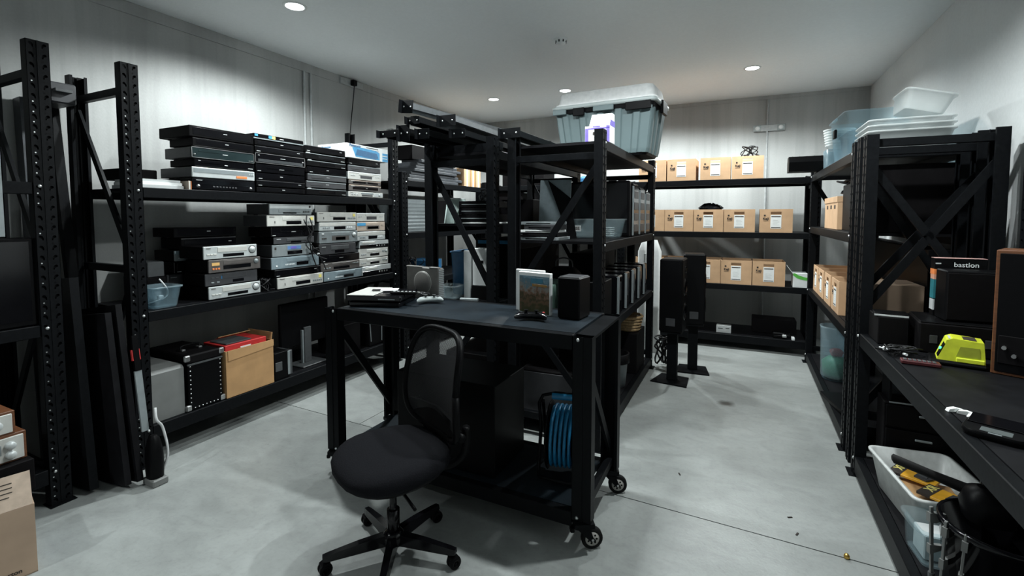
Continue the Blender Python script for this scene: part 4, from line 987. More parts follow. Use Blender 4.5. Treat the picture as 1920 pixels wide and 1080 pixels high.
open_tub('clear_tub', 'clear tub at the front of the low shelf behind the desk', (-1.72, 2.92+.06, B3) if 0 else (-1.97, 2.985, B3), 0, .15, .15, .10, clear_n, .9, .02, None)
slab('steel_strip', 'worn steel strip in front of the clear tub behind the desk', 'bracket', (-1.78, 2.925, B3), .2, .14, .03, .02, silver_d)
slab('black_case', 'black case low down behind the desk, neighbouring middle rack', 'case', (-1.85, 3.0, .111), 0, .36, .42, .38, blackm)
slab('black_case', 'long black case further back in the neighbouring middle rack', 'case', (-1.85, 3.54, .111), 0, .4, 1.1, .35, blackm)
t = slab('black_case', 'wide black case filling the far end of the neighbouring middle rack', 'case', (-1.85, 3.75, B2), 0, .44, .9, .2, blackm)
t = slab('blue_panel_case', 'dark case with blue front edge under the upper board', 'case', (-1.86, 3.55, B3), 0, .42, .9, .42, blackm)
obj('blue_edge', MB().box(-.2, .1, -.003, .002, .38, .41), cyan_pl, t)

# ------------------------------------------------------------------ left rack beyond
L2 = 1.901
z = L2
PL = ['bottom', 'second', 'third', 'fourth', 'fifth', 'sixth', 'top']
for i in range(7):
    t = thing('shelf_panel_stack', 'slate grey spare shelf plank, %s of the stack on the far left rack' % PL[i], 'plank', (-3.275-.012*(i % 3), 4.16+.04*i, z), R90, 'spare planks on the far left rack'); t.name = 'shelf_plank'
    obj('plank_body', MB().box(-.02+.0, .98+.06*((i*2) % 3)-.05*i, 0, .28, 0, .036, 0, .003), slatg, t); obj('front_lip', MB().box(-.02, .98+.06*((i*2) % 3)-.05*i, -.004, .004, .004, .03, 0, .002), slatg, t); z += .0365
for i, (y, w, h) in enumerate(((5.34, .15, .24), (5.49, .13, .25), (5.63, .12, .25))):
    t = slab('kraft_carton', 'kraft carton at the far end of the plank stack, %s' % ['nearest', 'middle', 'furthest'][i], 'carton', (-3.26, y, L2), R90, w, .3, h, [card, card2, card][i], 'kraft cartons on the far left rack')
    obj('tape', MB().box(-.02, .02, -.001, .001, 0, h), paper_g, t)
slab('black_case', 'added black case standing in for the dark above the spare plank stack', 'case', (-3.36, 4.75, z+.0005), R90, .85, .22, .16, blackm)  # filler case, added where the space above the planks is only dark
t = slab('white_crate', 'pale grey ribbed crate on the far left rack', 'crate', (-3.30, 4.30, 1.341), R90, .42, .34, .36, silver_d)
for k in range(8): obj('rib', MB().box(-.2, .2, -.004, .001, .03+k*.04, .05+k*.04, 0, .002), silver_d, t)
cables('cable_bundle', 'nest of wires spilling on the far left rack behind the desk', (-3.32, 4.22, .801), [51, 52, 53, 54], .12, .24, .005, None, plugs=3)
slab('blue_bundle_box', 'dark blue box under the nest of wires', 'box', (-3.28, 4.62, .801), R90, .3, .3, .2, blue_pl)
slab('black_case', 'black case at the bottom of the far left rack', 'case', (-3.28, 4.9, .121), R90, 1.2, .4, .4, blackm)
slab('black_case', 'black case in the middle of the far left rack', 'case', (-3.30, 5.15, 1.341), R90, .9, .4, .36, blackm)
for i, x in enumerate((-3.0, -2.3)):
    slab('black_case', 'added black case darkening the far left corner rack, %s' % ['left', 'right'][i], 'case', (x, 5.9, 1.336), 0, .55, .4, .5, blackm)  # added dark fillers, they cover the bright wall behind this shelf
slab('black_case', 'added black case darkening the top of the far left corner rack', 'case', (-2.72, 5.9, 1.931), 0, .62, .4, .40, blackm)  # made-up case, added to cover a bright wall patch
t = slab('blue_film_pack', 'crumpled bright blue packet on the far corner rack', 'packet', (-1.78, 5.92, 1.931), .1, .28, .2, .10, blue_pl, None, .03)
obj('fold', MB().prism([(-.1, .02), (.0, .10), (.12, .05)], -.006, .001, 'xz'), blue_pl, t)

# ------------------------------------------------------------------ loudspeakers on stands
def speaker_tower(label, x, y, rz, z0, w, d, h):
    t = thing('speaker_stand', 'black stand under the %s loudspeaker' % label.split()[0], 'speaker stand', (x, y, 0), rz, 'speaker stands in the aisle')
    obj('base_plate', MB().prism([(-.17, -.12), (.15, -.14), (.13, .12), (-.12, .14)], 0, .012), steel, t)
    obj('pillar', MB().box(-.045, .045, -.03, .03, .012, z0-.012, 0, .004), steel, t)
    obj('top_plate', MB().box(-.09, .09, -.12, .12, z0-.012, z0-.001, 0, .002), steel, t)
    s = thing('loudspeaker', label, 'loudspeaker', (x, y, z0), rz, 'tall black loudspeakers in the aisle')
    obj('cabinet', MB().box(-w/2, w/2, -d/2, d/2, 0, h, 0, .012), black, s)
    for i, (v, r) in enumerate(((.18, .075), (.40, .075), (.56, .03))):
        obj('driver', MB().lathe([(r*.3, .004), (r*.85, -.012), (r, .006), (r*1.1, .0), (r*1.1, -.004)], 24, (w/2+.002, 0, v*h/.66), 0, 'x', ring=True), gloss, s)
    obj('terminal', MB().box(-.04, .04, -d/2-.003, -d/2+.002, .06, .13, 0, .002), char, s)
speaker_tower('nearer black loudspeaker on a stand at the aisle end of the middle rack', -.555, 4.50, -.05, .475, .20, .26, .66)
speaker_tower('further black loudspeaker on a stand, partly hidden by the nearer one', -.415, 4.90, .12, .475, .20, .26, .68)
cables('cable_bundle', 'thick black cable loops on the floor beside the speaker stands', (-.68, 4.88, 0), [61, 62, 63], .09, .30, .009, None, plugs=2, n=22)

# ------------------------------------------------------------------ things on the mobile desk
DZ = .991
t = thing('games_console', 'slim black games console with pale top plate lying on the desk', 'games console', (-1.96, 2.23, DZ), .32)
obj('lower_case', MB().box(-.155, .155, -.14, .14, .0, .03, 0, .006), gloss, t); obj('upper_case', MB().box(-.165, .165, -.15, .15, .034, .066, 0, .006), gloss, t)
obj('middle_rib', MB().box(-.145, .145, -.13, .13, .03, .034), black, t)
obj('top_plate', MB().box(-.163, .0, -.148, .148, .0662, .071, 0, .002), silver2, t)
obj('badge', MB().box(.03, .13, -.151, -.149, .045, .05), silver_d, t)
t = thing('game_manual', 'white leaflet lying on the slim black console', 'leaflet', (-1.97, 2.27, DZ+.0715), .55)
obj('sheet', MB().box(-.07, .07, -.045, .045, 0, .004), paper, t); obj('black_clip', MB().box(-.08, -.03, -.05, -.02, .0042, .010, 0, .002), black, t)  # solid black block on the leaflet's corner
t = thing('remote_bar', 'black strip remote with pale buttons across the slim console', 'remote', (-1.87, 2.20, DZ+.0662), .34)
obj('body', MB().box(.0, .16, -.03, .0, 0.0005, .016, 0, .004), black, t)
for k in range(6): obj('button', MB().box(.015+k*.024, .028+k*.024, -.022, -.010, .016, .019, 0, .001), paper_g, t)
obj('silver_edge', MB().box(.0, .17, .0005, .006, .006, .014), silver2, t)
t = thing('games_console', 'warm grey console standing upright with round disc lid', 'games console', (-1.835, 2.475, DZ), -.10)
obj('case', MB().box(-.135, .135, -.022, .03, 0, .20, 0, .004), console_g, t)
obj('disc_lid', MB().lathe([(.0001, -.010), (.062, -.010), (.068, -.007), (.070, 0)], 36, (.005, -.0215, .105), 0, 'y'), console_g, t)
obj('lid_rim', MB().lathe([(.070, -.0035), (.0725, -.0035), (.0725, 0)], 36, (.005, -.0215, .105), 0, 'y', ring=True), silver2, t)
for k in range(16): obj('vent_slat', MB().box(.135, .138, -.02, .028, .012+k*.0115, .018+k*.0115), silver_d, t)
obj('side_rail', MB().box(-.135, .0, -.026, .0, .197, .207, 0, .003).box(.06, .135, -.026, .0, .197, .207, 0, .003), console_g, t)
def pad(name, label, loc, rz, m, bm, s=1.0):
    t = thing(name, label, 'controller', loc, rz)
    rings = []
    for (x, w, h, y) in ((-.078, .012, .012, -.055), (-.074, .026, .022, -.045), (-.062, .045, .034, -.02), (-.04, .058, .036, 0), (0, .052, .034, .004), (.04, .058, .036, 0), (.062, .045, .034, -.02), (.074, .026, .022, -.045), (.078, .012, .012, -.055)):
        rings.append([(x*s, (y + w*.5*math.cos(2*PI*k/12))*s, (.022 + h*.5*math.sin(2*PI*k/12))*s) for k in range(12)])
    obj('grip_shell', MB().loft(rings), m, t)
    for (x, y) in ((-.028, -.012), (.022, -.016)):
        st = obj('thumb_stick', MB().lathe([(.006, .038), (.006, .048), (.011, .05), (.011, .054), (.0001, .053)], 14, (x*s, y*s, 0)), bm, t)
    for (x, y) in ((.046, .004), (.056, -.006), (.036, -.006), (.046, -.015)): obj('button', MB().lathe([(.0055, .036), (.0055, .043), (.0001, .044)], 10, (x*s, y*s, 0)), [bm, red_pl][x > .05] if m is gloss else bm, t)
    return t
pad('game_controller', 'pale grey controller with curled lead in front of the grey console', (-1.70, 2.35, DZ), .6, lid_g, dim_grey)
cables('controller_lead', 'curled grey and black controller lead on the desk', (-1.765, 2.385, DZ), [71, 72], .04, .05, .0035, char)
pad('game_controller', 'black controller lying in front of the game case', (-.955, 2.19, DZ), .25, gloss, black, 1.05)
t = thing('game_case', 'white edged game case with landscape cover propped upright on the desk', 'game case', (-1.005, 2.325, DZ), -.22)
obj('case', MB().box(-.105, .105, .0, .025, 0, .225, 0, .003), white_pl, t)
obj('spine_insert', MB().box(.1045, .1062, .003, .022, .02, .2), paper_g, t)
# plain landscape cover: sky, hills and ground tints
def cover_mat():
    m = bpy.data.materials.new('printed landscape cover'); m.use_nodes = True; nt = m.node_tree; nd = nt.nodes; lk = nt.links
    tc = nd.new('ShaderNodeTexCoord'); sp = nd.new('ShaderNodeSeparateXYZ'); lk.new(tc.outputs['Object'], sp.inputs[0])
    nz = nd.new('ShaderNodeTexNoise'); nz.inputs['Scale'].default_value = 30; nz.inputs['Detail'].default_value = 5; lk.new(tc.outputs['Object'], nz.inputs['Vector'])
    ad = nd.new('ShaderNodeMath'); ad.operation = 'MULTIPLY_ADD'; lk.new(nz.outputs['Fac'], ad.inputs[0]); ad.inputs[1].default_value = .20
    lk.new(sp.outputs['Z'], ad.inputs[2])
    cr = nd.new('ShaderNodeValToRGB'); e = cr.color_ramp.elements
    e[0].position = .09; e[0].color = (.05, .055, .02, 1); e[1].position = .30; e[1].color = (.17, .27, .33, 1)
    for p, c in ((.13, (.06, .06, .025, 1)), (.165, (.14, .085, .05, 1)), (.19, (.05, .05, .025, 1)), (.215, (.17, .10, .065, 1)), (.245, (.22, .21, .19, 1)), (.27, (.10, .17, .21, 1))):
        k = cr.color_ramp.elements.new(p); k.color = c
    lk.new(ad.outputs[0], cr.inputs[0]); lk.new(cr.outputs[0], nd['Principled BSDF'].inputs['Base Color']); nd['Principled BSDF'].inputs['Roughness'].default_value = .25
    return m
obj('cover_print', MB().box(-.096, .10, -.0012, .0005, .006, .205), cover_mat(), t)
obj('title_band', MB().box(-.01, .085, -.002, -.001, .150, .163, 0, .001), mk('dull title print', (.30, .17, .05), .4), t); obj('title_cloud', MB().box(-.02, .06, -.0016, -.001, .168, .195, 0, .001), mk('dull sky print', (.05, .18, .26), .4), t)
t = thing('game_case', 'second game case leaning behind the first, only its white rim showing', 'game case', (-1.04, 2.37, DZ), -.12)
obj('case', MB().box(-.10, .08, .0, .02, 0, .232, 0, .003), white_pl, t)
t = thing('games_console', 'black box shaped console standing at the right of the desk', 'games console', (-.785, 2.33, DZ), -.10)
obj('case', MB().box(-.062, .062, -.06, .08, .004, .215, 0, .006), black, t); obj('top_plate', MB().box(-.055, .055, -.05, .07, .215, .218, 0, .002), char, t); obj('foot', MB().box(-.055, .055, -.05, .07, 0, .005), rubber, t)
# cable reel under the desk
t = thing('cable_reel', 'bright blue extension cable reel standing on the lower desk shelf', 'cable reel', (-.815, 2.28, .180), .20)
cy = .2
for x in (-.07, .07):
    obj('side_flange', MB().lathe([(.03, x-.004), (.165, x-.004), (.17, x), (.165, x+.004), (.03, x+.004)], 32, (0, 0, cy), 0, 'x', ring=True), cyan_pl if x > 0 else black, t)
pts = []
for i in range(380):
    a = i/380*2*PI*15; lay = i/380
    pts.append((-.058+.116*abs(((lay*3) % 2)-1), (.125+.012*int(lay*3))*math.cos(a), cy+(.125+.012*int(lay*3))*math.sin(a)))
obj('wound_cable', MB().tube(pts, .008, 6), cyan_pl, t)
obj('drum_core', MB().cyl((-.066, 0, cy), (.066, 0, cy), .105, 24), black, t)
obj('socket_plate', MB().box(.075, .098, -.06, .06, cy-.06, cy+.06, 0, .008), cyan_pl, t)
obj('frame', MB().tube(smooth_pts([(-.11, -.12, .03), (-.11, -.05, .25), (-.11, 0, .40), (.11, 0, .40), (.11, -.05, .25), (.11, -.12, .03), (-.11, -.12, .03)], 3), .009, 8)
    .tube(smooth_pts([(-.11, .12, .012), (-.11, .05, .25), (-.11, 0, .38)], 4), .009, 8).tube(smooth_pts([(.11, .12, .012), (.11, .05, .25), (.11, 0, .38)], 4), .009, 8), steel, t)
obj('grip', MB().cyl((-.06, 0, .402), (.06, 0, .402), .017, 14), cyan_pl, t)

# ------------------------------------------------------------------ office chair
t = thing('office_chair', 'black office chair with mesh back pulled up in front of the desk', 'office chair', (-1.37, 1.60, 0), -.437)
def sell(w, d, z, n=28, e=2.7, cy=0.0, front=0.0):
    pts = []
    for k in range(n):
        a = 2*PI*k/n; c, s_ = math.cos(a), math.sin(a)
        x = w/2*math.copysign(abs(c)**(2/e), c); y = d/2*math.copysign(abs(s_)**(2/e), s_)
        if y > 0: x *= 1-.10*(y/(d/2))
        pts.append((x, y+cy, z - front*max(0, -y/(d/2))**3))
    return pts
seat = obj('seat', MB().loft([sell(.40, .38, .418), sell(.47, .45, .424, front=.012), sell(.50, .48, .445, front=.02), sell(.50, .485, .472, front=.024), sell(.47, .455, .493, front=.026), sell(.38, .37, .503, front=.02), sell(.20, .20, .500), sell(.02, .02, .498)]), fabric, t)
obj('seat_shell', MB().loft([sell(.30, .3, .392), sell(.44, .42, .405), sell(.46, .44, .42)]), black, t)
obj('mechanism', MB().box(-.10, .10, -.12, .14, .355, .393, 0, .01), black, t)
obj('lever', MB().tube([(.1, -.02, .372), (.24, -.03, .365), (.27, -.03, .36)], .007, 8), black, t)
obj('gas_column', MB().lathe([(.0001, .08), (.028, .08), (.028, .22), (.020, .222), (.016, .225), (.016, .33), (.03, .335), (.03, .357)], 20), gloss, t)
obj('column_ring', MB().lathe([(.0165, .318), (.019, .318), (.019, .34), (.0165, .34)], 18), chrome, t)
base = obj('star_base', MB().lathe([(.0001, .06), (.045, .065), (.05, .09), (.045, .115), (.03, .125)], 20), gloss, t)
for k in range(5):
    a = math.radians(228 + 72*k) + .437
    ca, sa = math.cos(a), math.sin(a)
    def rg(r, w_, z0, z1): return [(r*ca - w_*sa, r*sa + w_*ca, z0), (r*ca + w_*sa, r*sa - w_*ca, z0), (r*ca + w_*.7*sa, r*sa - w_*.7*ca, z1), (r*ca - w_*.7*sa, r*sa + w_*.7*ca, z1)]
    arm = obj('base_arm', MB().loft([rg(.03, .026, .07, .115), rg(.15, .022, .066, .105), rg(.27, .018, .062, .088), rg(.295, .014, .064, .084)], smooth=False), gloss, t)
    cs = obj('caster', MB().lathe([(.012, -.022), (.022, -.022), (.027, -.017), (.027, -.006), (.012, -.005)], 18, (.285*ca, .285*sa, .027), 0, 'x', ring=True).lathe([(.012, .005), (.027, .006), (.027, .017), (.022, .022), (.012, .022)], 18, (.285*ca, .285*sa, .027), 0, 'x', ring=True)
       .cyl((.285*ca-.02, .285*sa, .027), (.285*ca+.02, .285*sa, .027), .006, 8).cyl((.285*ca, .285*sa, .04), (.285*ca, .285*sa, .066), .008, 8), black, t)
    obj('caster_hood', MB().prism([(-.024, .03), (-.018, .05), (0, .057), (.018, .05), (.024, .03), (.02, .03), (.0, .045), (-.02, .03)], .285*ca-.02, .285*ca+.02, 'yz'), black, cs).location = (0, .285*sa, 0)
# backrest: rounded frame, mesh panel, lower yoke
def bk(u, v):   # u -1..1, v 0..1 -> point on the curved back surface
    z = .50 + .48*v; half = .252 - .045*v
    x = half*u; y = .225 + .05*v - .07*math.sin(PI*v)*.5 + .035*(u*u-1)*-1*.9 - .03
    return Vector((x, y, z))
loop = []
R_ = .30
for k in range(60):
    a = 2*PI*k/60; c, s_ = math.cos(a), math.sin(a); e = 4.2
    u = math.copysign(abs(c)**(2/e), c); v = .5+.5*math.copysign(abs(s_)**(2/e), s_)
    loop.append(bk(u,   .03+.97*v))
loop.append(loop[0])
obj('back_frame', MB().tube(loop, .016, 8), black, t)
def mesh_mat():
    m = bpy.data.materials.new('black open mesh fabric'); m.use_nodes = True; nt = m.node_tree; nd = nt.nodes; lk = nt.links
    tc = nd.new('ShaderNodeTexCoord'); ms = []
    for rot in (.78, -.78):
        mp = nd.new('ShaderNodeMapping'); mp.inputs['Rotation'].default_value = (0, rot, 0); lk.new(tc.outputs['Object'], mp.inputs[0])
        wv = nd.new('ShaderNodeTexWave'); wv.bands_direction = 'X'; wv.inputs['Scale'].default_value = 55; lk.new(mp.outputs[0], wv.inputs['Vector'])
        gt = nd.new('ShaderNodeMath'); gt.operation = 'GREATER_THAN'; gt.inputs[1].default_value = .46; lk.new(wv.outputs['Fac'], gt.inputs[0]); ms.append(gt)
    mn = nd.new('ShaderNodeMath'); mn.operation = 'MULTIPLY'; lk.new(ms[0].outputs[0], mn.inputs[0]); lk.new(ms[1].outputs[0], mn.inputs[1])
    tr = nd.new('ShaderNodeBsdfTransparent'); mx = nd.new('ShaderNodeMixShader'); bs = nd['Principled BSDF']
    bs.inputs['Base Color'].default_value = (.012, .012, .014, 1); bs.inputs['Roughness'].default_value = .8
    lk.new(mn.outputs[0], mx.inputs[0]); lk.new(bs.outputs[0], mx.inputs[1]); lk.new(tr.outputs[0], mx.inputs[2]); lk.new(mx.outputs[0], nd['Material Output'].inputs['Surface'])
    return m
nu, nv = 16, 16
vs = []; fs = []
for j in range(nv+1):
    for i in range(nu+1):
        a, b = -1+2*i/nu, -1+2*j/nv
        u = a*math.sqrt(max(0, 1-b*b*.14)); v = b*math.sqrt(max(0, 1-a*a*.14))
        p = bk(u*.985, .03+.97*(.5+.5*v*.985)); vs.append(tuple(p))
for j in range(nv):
    for i in range(nu): q = j*(nu+1)+i; fs.append((q, q+1, q+nu+2, q+nu+1))
obj('mesh_back', MB().add(vs, fs, 0, True), mesh_mat(), t)
for s_ in (-1, 1):
    obj('back_yoke', MB().tube(smooth_pts([(s_*.05, .12, .385), (s_*.12, .22, .395), (s_*.17, .262, .45), (s_*.205, .255, .53), (s_*.225, .24, .60)], 5), .018, 8), black, t)
obj('lumbar_bar', MB().tube(smooth_pts([bk(-.97, .13)+Vector((0, .02, 0)), bk(-.5, .10)+Vector((0, .03, 0)), bk(0, .09)+Vector((0, .03, 0)), bk(.5, .10)+Vector((0, .03, 0)), bk(.97, .13)+Vector((0, .02, 0))], 4), .02, 8), black, t)
obj('lumbar_pad', MB().loft([[tuple(bk(u, v)+Vector((0, o, 0))) for (u, v) in ((-.92, .10), (.92, .10), (.9, .24), (0, .27), (-.9, .24))] for o in (.005, .02)], smooth=False), black, t)

# ------------------------------------------------------------------ right rack
R1, R2, R3 = 1.931, 1.411, .781
NR90 = -PI/2
for i, y in enumerate((4.345, 4.715, 5.085, 5.42)):
    archive_box('kraft archive box on right rack shelf, %s from the near end' % ['first', 'second', 'third', 'fourth'][i], (.655, y, R3), NR90, .318, .25, .34, 'archive boxes on the right rack')
t = thing('lidded_archive_box', 'kraft archive box with lid and big lettering on the right rack', 'box', (.83, 4.44, R2))
obj('carton', MB().box(-.165, .19, 0, .62, 0, .245, 0, .002), card, t)
obj('lid', MB().box(-.170, .195, -.005, .625, .215, .262, 0, .002), card, t)
for y in (.12, .30, .48): obj('hand_hole', MB().box(-.1665, -.164, y-.03, y+.03, .165, .195), ink, t)
text('lettering', 'Keji', .085, ink, t, (-.045, -.001, .135), bold=.002); text('lettering', 'Archive', .045, ink, t, (-.045, -.001, .05), bold=.001)
obj('logo', MB().box(-.095, -.045, -.0055, -.004, .195, .245, 0, .006), ink, t)
obj('fine_print', MB().box(-.12, .05, -.001, 0, .098, .103).box(-.12, .06, -.001, 0, .015, .021), ink, t)
t = thing('dark_heap', 'dark cables heaped on the lidded archive box', 'cable', (.85, 4.62, R2+.2625))
for s in (81, 82, 83): obj('lead', MB().tube(smooth_pts([(x, y, z+.008) for x, y, z in coil(24, .13, .11, .05, s, 3)], 3), .008, 5), wire_m, t)
t = open_tub('clear_tub', 'big clear blue tinted tub on top of the right rack', (.86, 4.55, R1), NR90+.03, .62, .40, .36, clear, .86, .04)
obj('latch', MB().box(-.03, .03, -.225, -.205, .20, .27, 0, .005), black, t); obj('handle_grip', MB().box(-.06, .06, -.226, -.21, .33, .352, 0, .004), clear, t)
t2 = open_tub('clear_tub', 'clear tub nested inside the big tub on the right rack', (.86, 4.55, R1+.012), NR90+.03, .44, .29, .22, clear_b, .88, .03)
t = thing('bowl_stack', 'stack of clear plastic bowls at the far end of the right rack top', 'bowls', (.75, 5.06, R1))
obj('container', MB().loft([rrect(.2, .2, .03, 0), rrect(.21, .21, .03, .17), rrect(.20, .20, .03, .17), rrect(.19, .19, .03, .01)]), clear_b, t)
for k in range(7): obj('bowl', MB().lathe([(.07, .175+k*.022), (.095+.003*k, .20+k*.022), (.105+.003*k, .215+k*.022), (.10+.003*k, .215+k*.022), (.068, .18+k*.022)], 20), milky, t)
t = thing('black_toolbag', 'black padded roll overhanging the far end of the right rack top', 'bag', (.60, 5.42, R1))
obj('body', MB().loft([[(x, y*.1+.03*0, .015+z) for (y, z) in ((-1, 0), (1, 0), (1.05, .09), (.8, .145), (-.8, .145), (-1.05, .09))] for x in (-.21, -.19, .08, .10)], smooth=False), black, t)
for k in range(5): obj('seam', MB().bar((-.18+.06*k, -.08, .161), (-.15+.06*k, .08, .161), .006, .003, 0, (1, 0, 0)), char, t)
obj('foot', MB().box(.02, .09, -.09, .09, 0, .0155), black, t)
for i in range(3):
    open_tub('milky_tub', 'wide milky clear tub on the right rack top, %s of its stack' % ['bottom', 'middle', 'top'][i], (.925, 3.93, R1+.035*i), NR90, .44, .42-.004*i, .125, milky, .86, .03, 'milky tubs on the right rack')
t = open_tub('milky_tub', 'milky tub tipped up behind the milky stack by the right wall', (1.06, 3.92, R1+.20), 0, .24, .34, .12, milky, .86, .03); t.rotation_euler = (0, -.5, NR90)
t.location = (.99, 3.90, R1+.235); t.rotation_euler = (0, .28, 0)
t = thing('water_jug', 'tall clear blue jug holding green things at the foot of the right rack', 'jug', (.76, 4.86, .106))
obj('jug_wall', MB().lathe([(.0001, 0), (.10, 0), (.115, .03), (.125, .44), (.13, .46), (.12, .46), (.11, .03), (.0001, .01)], 24), clear, t)
obj('green_content', MB().lathe([(.0001, .015), (.09, .015), (.1, .06), (.105, .15), (.06, .19), (.0001, .20)], 14), mk('green film', (.04, .20, .10), .5), t)
obj('red_content', MB().loft([rrect(.08, .08, .02, .205), rrect(.1, .09, .02, .24), rrect(.06, .05, .02, .26)]), mk('dull red film', (.25, .05, .05), .5), t)
slab('flat_black_frame', 'flat black frame lying at the foot of the right rack', 'frame', (.80, 4.0, .106), .2, .28, .4, .03, black)
t = slab('black_case', 'black case deep on the foot of the right rack', 'case', (.98, 5.1, .106), 0, .22, .5, .4, blackm)
slab('black_case', 'added tall black case darkening the right rack, nearest the end frame', 'case', (.93, 3.72, R2), 0, .46, .30, .43, blackm)  # made-up filler that keeps the bay behind the end frame dark
slab('black_case', 'added black case beside the tall one, darkening the right rack', 'case', (.93, 4.05, R2), 0, .48, .34, .34, black)  # second made-up filler, added to darken the same bay
slab('brown_box', 'dim brown box on the lower shelf at the near end of the right rack', 'box', (.86, 3.73, R3), .03, .34, .32, .30, card3)
slab('black_case', 'added long black case hiding the lit wall behind the lower right shelf', 'case', (1.105, 3.72, R3), 0, .14, 1.88, .53, black)  # made-up case, covers wall that showed bright above the archive boxes
# stored uprights behind the bench rack end frame
for i, (x, y, h) in enumerate(((1.265, 3.22, 2.02), (1.265, 3.12, 2.03), (1.265, 3.02, 2.05))):
    o = link('upright', post_mesh(h)); o.location = (x, y, 0); o.rotation_euler = (0, 0, -PI/2)
    tag(o, 'spare black upright against the right wall, %s' % ['furthest of three', 'middle of three', 'nearest of three'][i], 'upright', 'spare uprights by the right wall')

# ------------------------------------------------------------------ work bench things
WB = .846
t = thing('black_printer', 'wide low black unit on the bench under the black box', 'unit', (.80, 2.955, WB), -.10)
obj('case', MB().box(0, .36, 0, .30, 0, .148, 0, .006), blackm, t); obj('top_plate', MB().box(.004, .356, .004, .296, .148, .154, 0, .003), black, t)
for k in range(5): obj('front_slot', MB().box(.04+.05*k, .07+.05*k, -.002, .002, .05, .09, 0, .001), char, t)
t = thing('black_cube_speaker', 'plain black box standing on the low black unit', 'box', (1.025, 3.00, WB+.1545), 0)
obj('cabinet', MB().box(-.118, .115, 0, .14, 0, .25, 0, .006), black, t); obj('grille', MB().box(-.112, .11, -.004, .002, .01, .24, 0, .003), blackm, t)
t = thing('printed_carton', 'upright black, orange and teal carton lettered in white', 'carton', (1.02, 3.155, WB+.1545), 0)
obj('body', MB().box(-.115, .09, 0, .055, 0, .30, 0, .001), black, t)
obj('orange_band', MB().box(-.1162, .0912, -.0012, .0562, .215, .243), orange, t); obj('pink_top', MB().box(-.1155, .0905, -.0005, .0555, .30, .3015), pink, t)
obj('teal_side', MB().box(-.1162, -.1, -.0012, .05, .09, .19), teal, t); obj('white_side_strip', MB().box(-.1166, -.11, -.0014, .05, .03, .085), paper_g, t)
obj('peach_side', MB().box(-.1162, -.1, -.0013, .05, .19, .215), peach, t)
text('lettering', 'bastion', .034, white, t, (.01, -.0008, .268), bold=.0002)
obj('side_mark', MB().box(-.112, -.09, -.0012, 0, .27, .276), paper_g, t)
slab('black_riser', 'black riser box under the flat folder at the bench end', 'riser', (.72, 3.05, WB), 0, .13, .20, .145, blackm)
t = thing('flat_notebook', 'dark folder with pale edge lying on the black riser at the bench end', 'notebook', (.735, 3.12, WB+.1455), -.12)
obj('cover', MB().box(-.085, .06, -.06, .08, 0, .012, 0, .002), black, t); obj('page_edge', MB().box(-.087, .055, -.064, -.058, .002, .010), paper_g, t)
t = thing('wooden_speaker', 'wood veneered loudspeaker with black front at the right edge', 'loudspeaker', (1.108, 2.735, WB), -.47)
obj('cabinet', MB().box(-.10, .10, -.10, .09, 0, .53, 0, .003), wood, t); obj('front_baffle', MB().box(-.088, .088, -.106, -.098, .014, .516, 0, .002), black, t)
obj('terminal_plate', MB().box(-.08, .08, -.110, -.104, .05, .17, 0, .003), blackm, t)
for x, z in ((-.06, .12), (-.03, .09), (.02, .13), (.05, .08)): obj('terminal', MB().cyl((x, -.11, z), (x, -.125, z), .008, 8), chrome, t)
t = thing('charger', 'lime yellow battery charger with green light on the bench', 'charger', (.885, 2.785, WB), -.22); t.scale = (1.1, 1.1, 1.02)
obj('base', MB().box(-.085, .095, -.06, .07, 0, .022, 0, .008), black, t)
obj('housing', MB().prism([(-.058, .022), (.088, .022), (.080, .115), (-.012, .122), (-.03, .112)], -.045, .055, 'xz'), lime, t)
obj('open_bay', MB().prism([(.0, .045), (.072, .045), (.068, .09), (.012, .09)], -.0462, -.044, 'xz'), mk('shadowed olive plastic', (.30, .33, .03), .5), t)  # bay drawn flat, its shade painted as a darker lime
obj('front_lip', MB().box(.0, .085, -.055, -.044, .022, .042, 0, .003), lime, t)
mb = MB().bar((-.0555, -.02, .035), (-.0345, -.02, .095), .05, .003, 0, (0, 1, 0)); obj('light_panel', mb, black, t)
obj('status_light', MB().cyl((-.051, -.02, .07), (-.043, -.02, .068), .006, 10), green_led, t)
obj('top_label', MB().box(.01, .06, -.03, .04, .1175, .1195), ink, t); obj('top_label', MB().box(-.024, -.005, -.035, .03, .1175, .1195), paper_g, t)
cables('charger_cable', 'black charger cable coiled between the charger and the wooden speaker', (1.06, 2.28, WB), [91, 92], .05, .03, .005, None, plugs=2) if 0 else None
t = cables('cable_bundle', 'tangle of dark cables with bright plugs at the far end of the bench', (.70, 2.86, WB), [93, 94, 95], .07, .03, .0035, None, plugs=5, flat=.7)
t = thing('red_keypad', 'dull red and black keypad lying on the bench', 'keypad', (.74, 2.70, WB), -.12)
obj('body', MB().box(-.07, .07, -.025, .025, 0, .018, 0, .004), mk('dark red plastic', (.07, .012, .014), .4), t)
for k in range(7): obj('key', MB().box(-.06+k*.017, -.048+k*.017, -.018, .012, .018, .021, 0, .001), dim_grey, t)
t = thing('foil_scraps', 'crumpled white scraps on the near edge of the bench', 'scraps', (.69, 2.08, WB))
for (x, y, a) in ((-.015, .02, .3), (.01, .0, -.4), (.03, -.02, .1)): obj('scrap', MB().prism([(-.025, 0), (.02, .0), (.025, .008), (0, .014), (-.02, .010)], -.008, .008, 'xz'), paper, t, (x, y, 0), a)
t = thing('digital_scale', 'small black digital scale with grey display on the bench', 'scale', (.725, 1.93, WB), -.45)
obj('body', MB().loft([rrect(.15, .15, .04, 0), rrect(.16, .16, .045, .012), rrect(.15, .15, .04, .02)]), black, t)
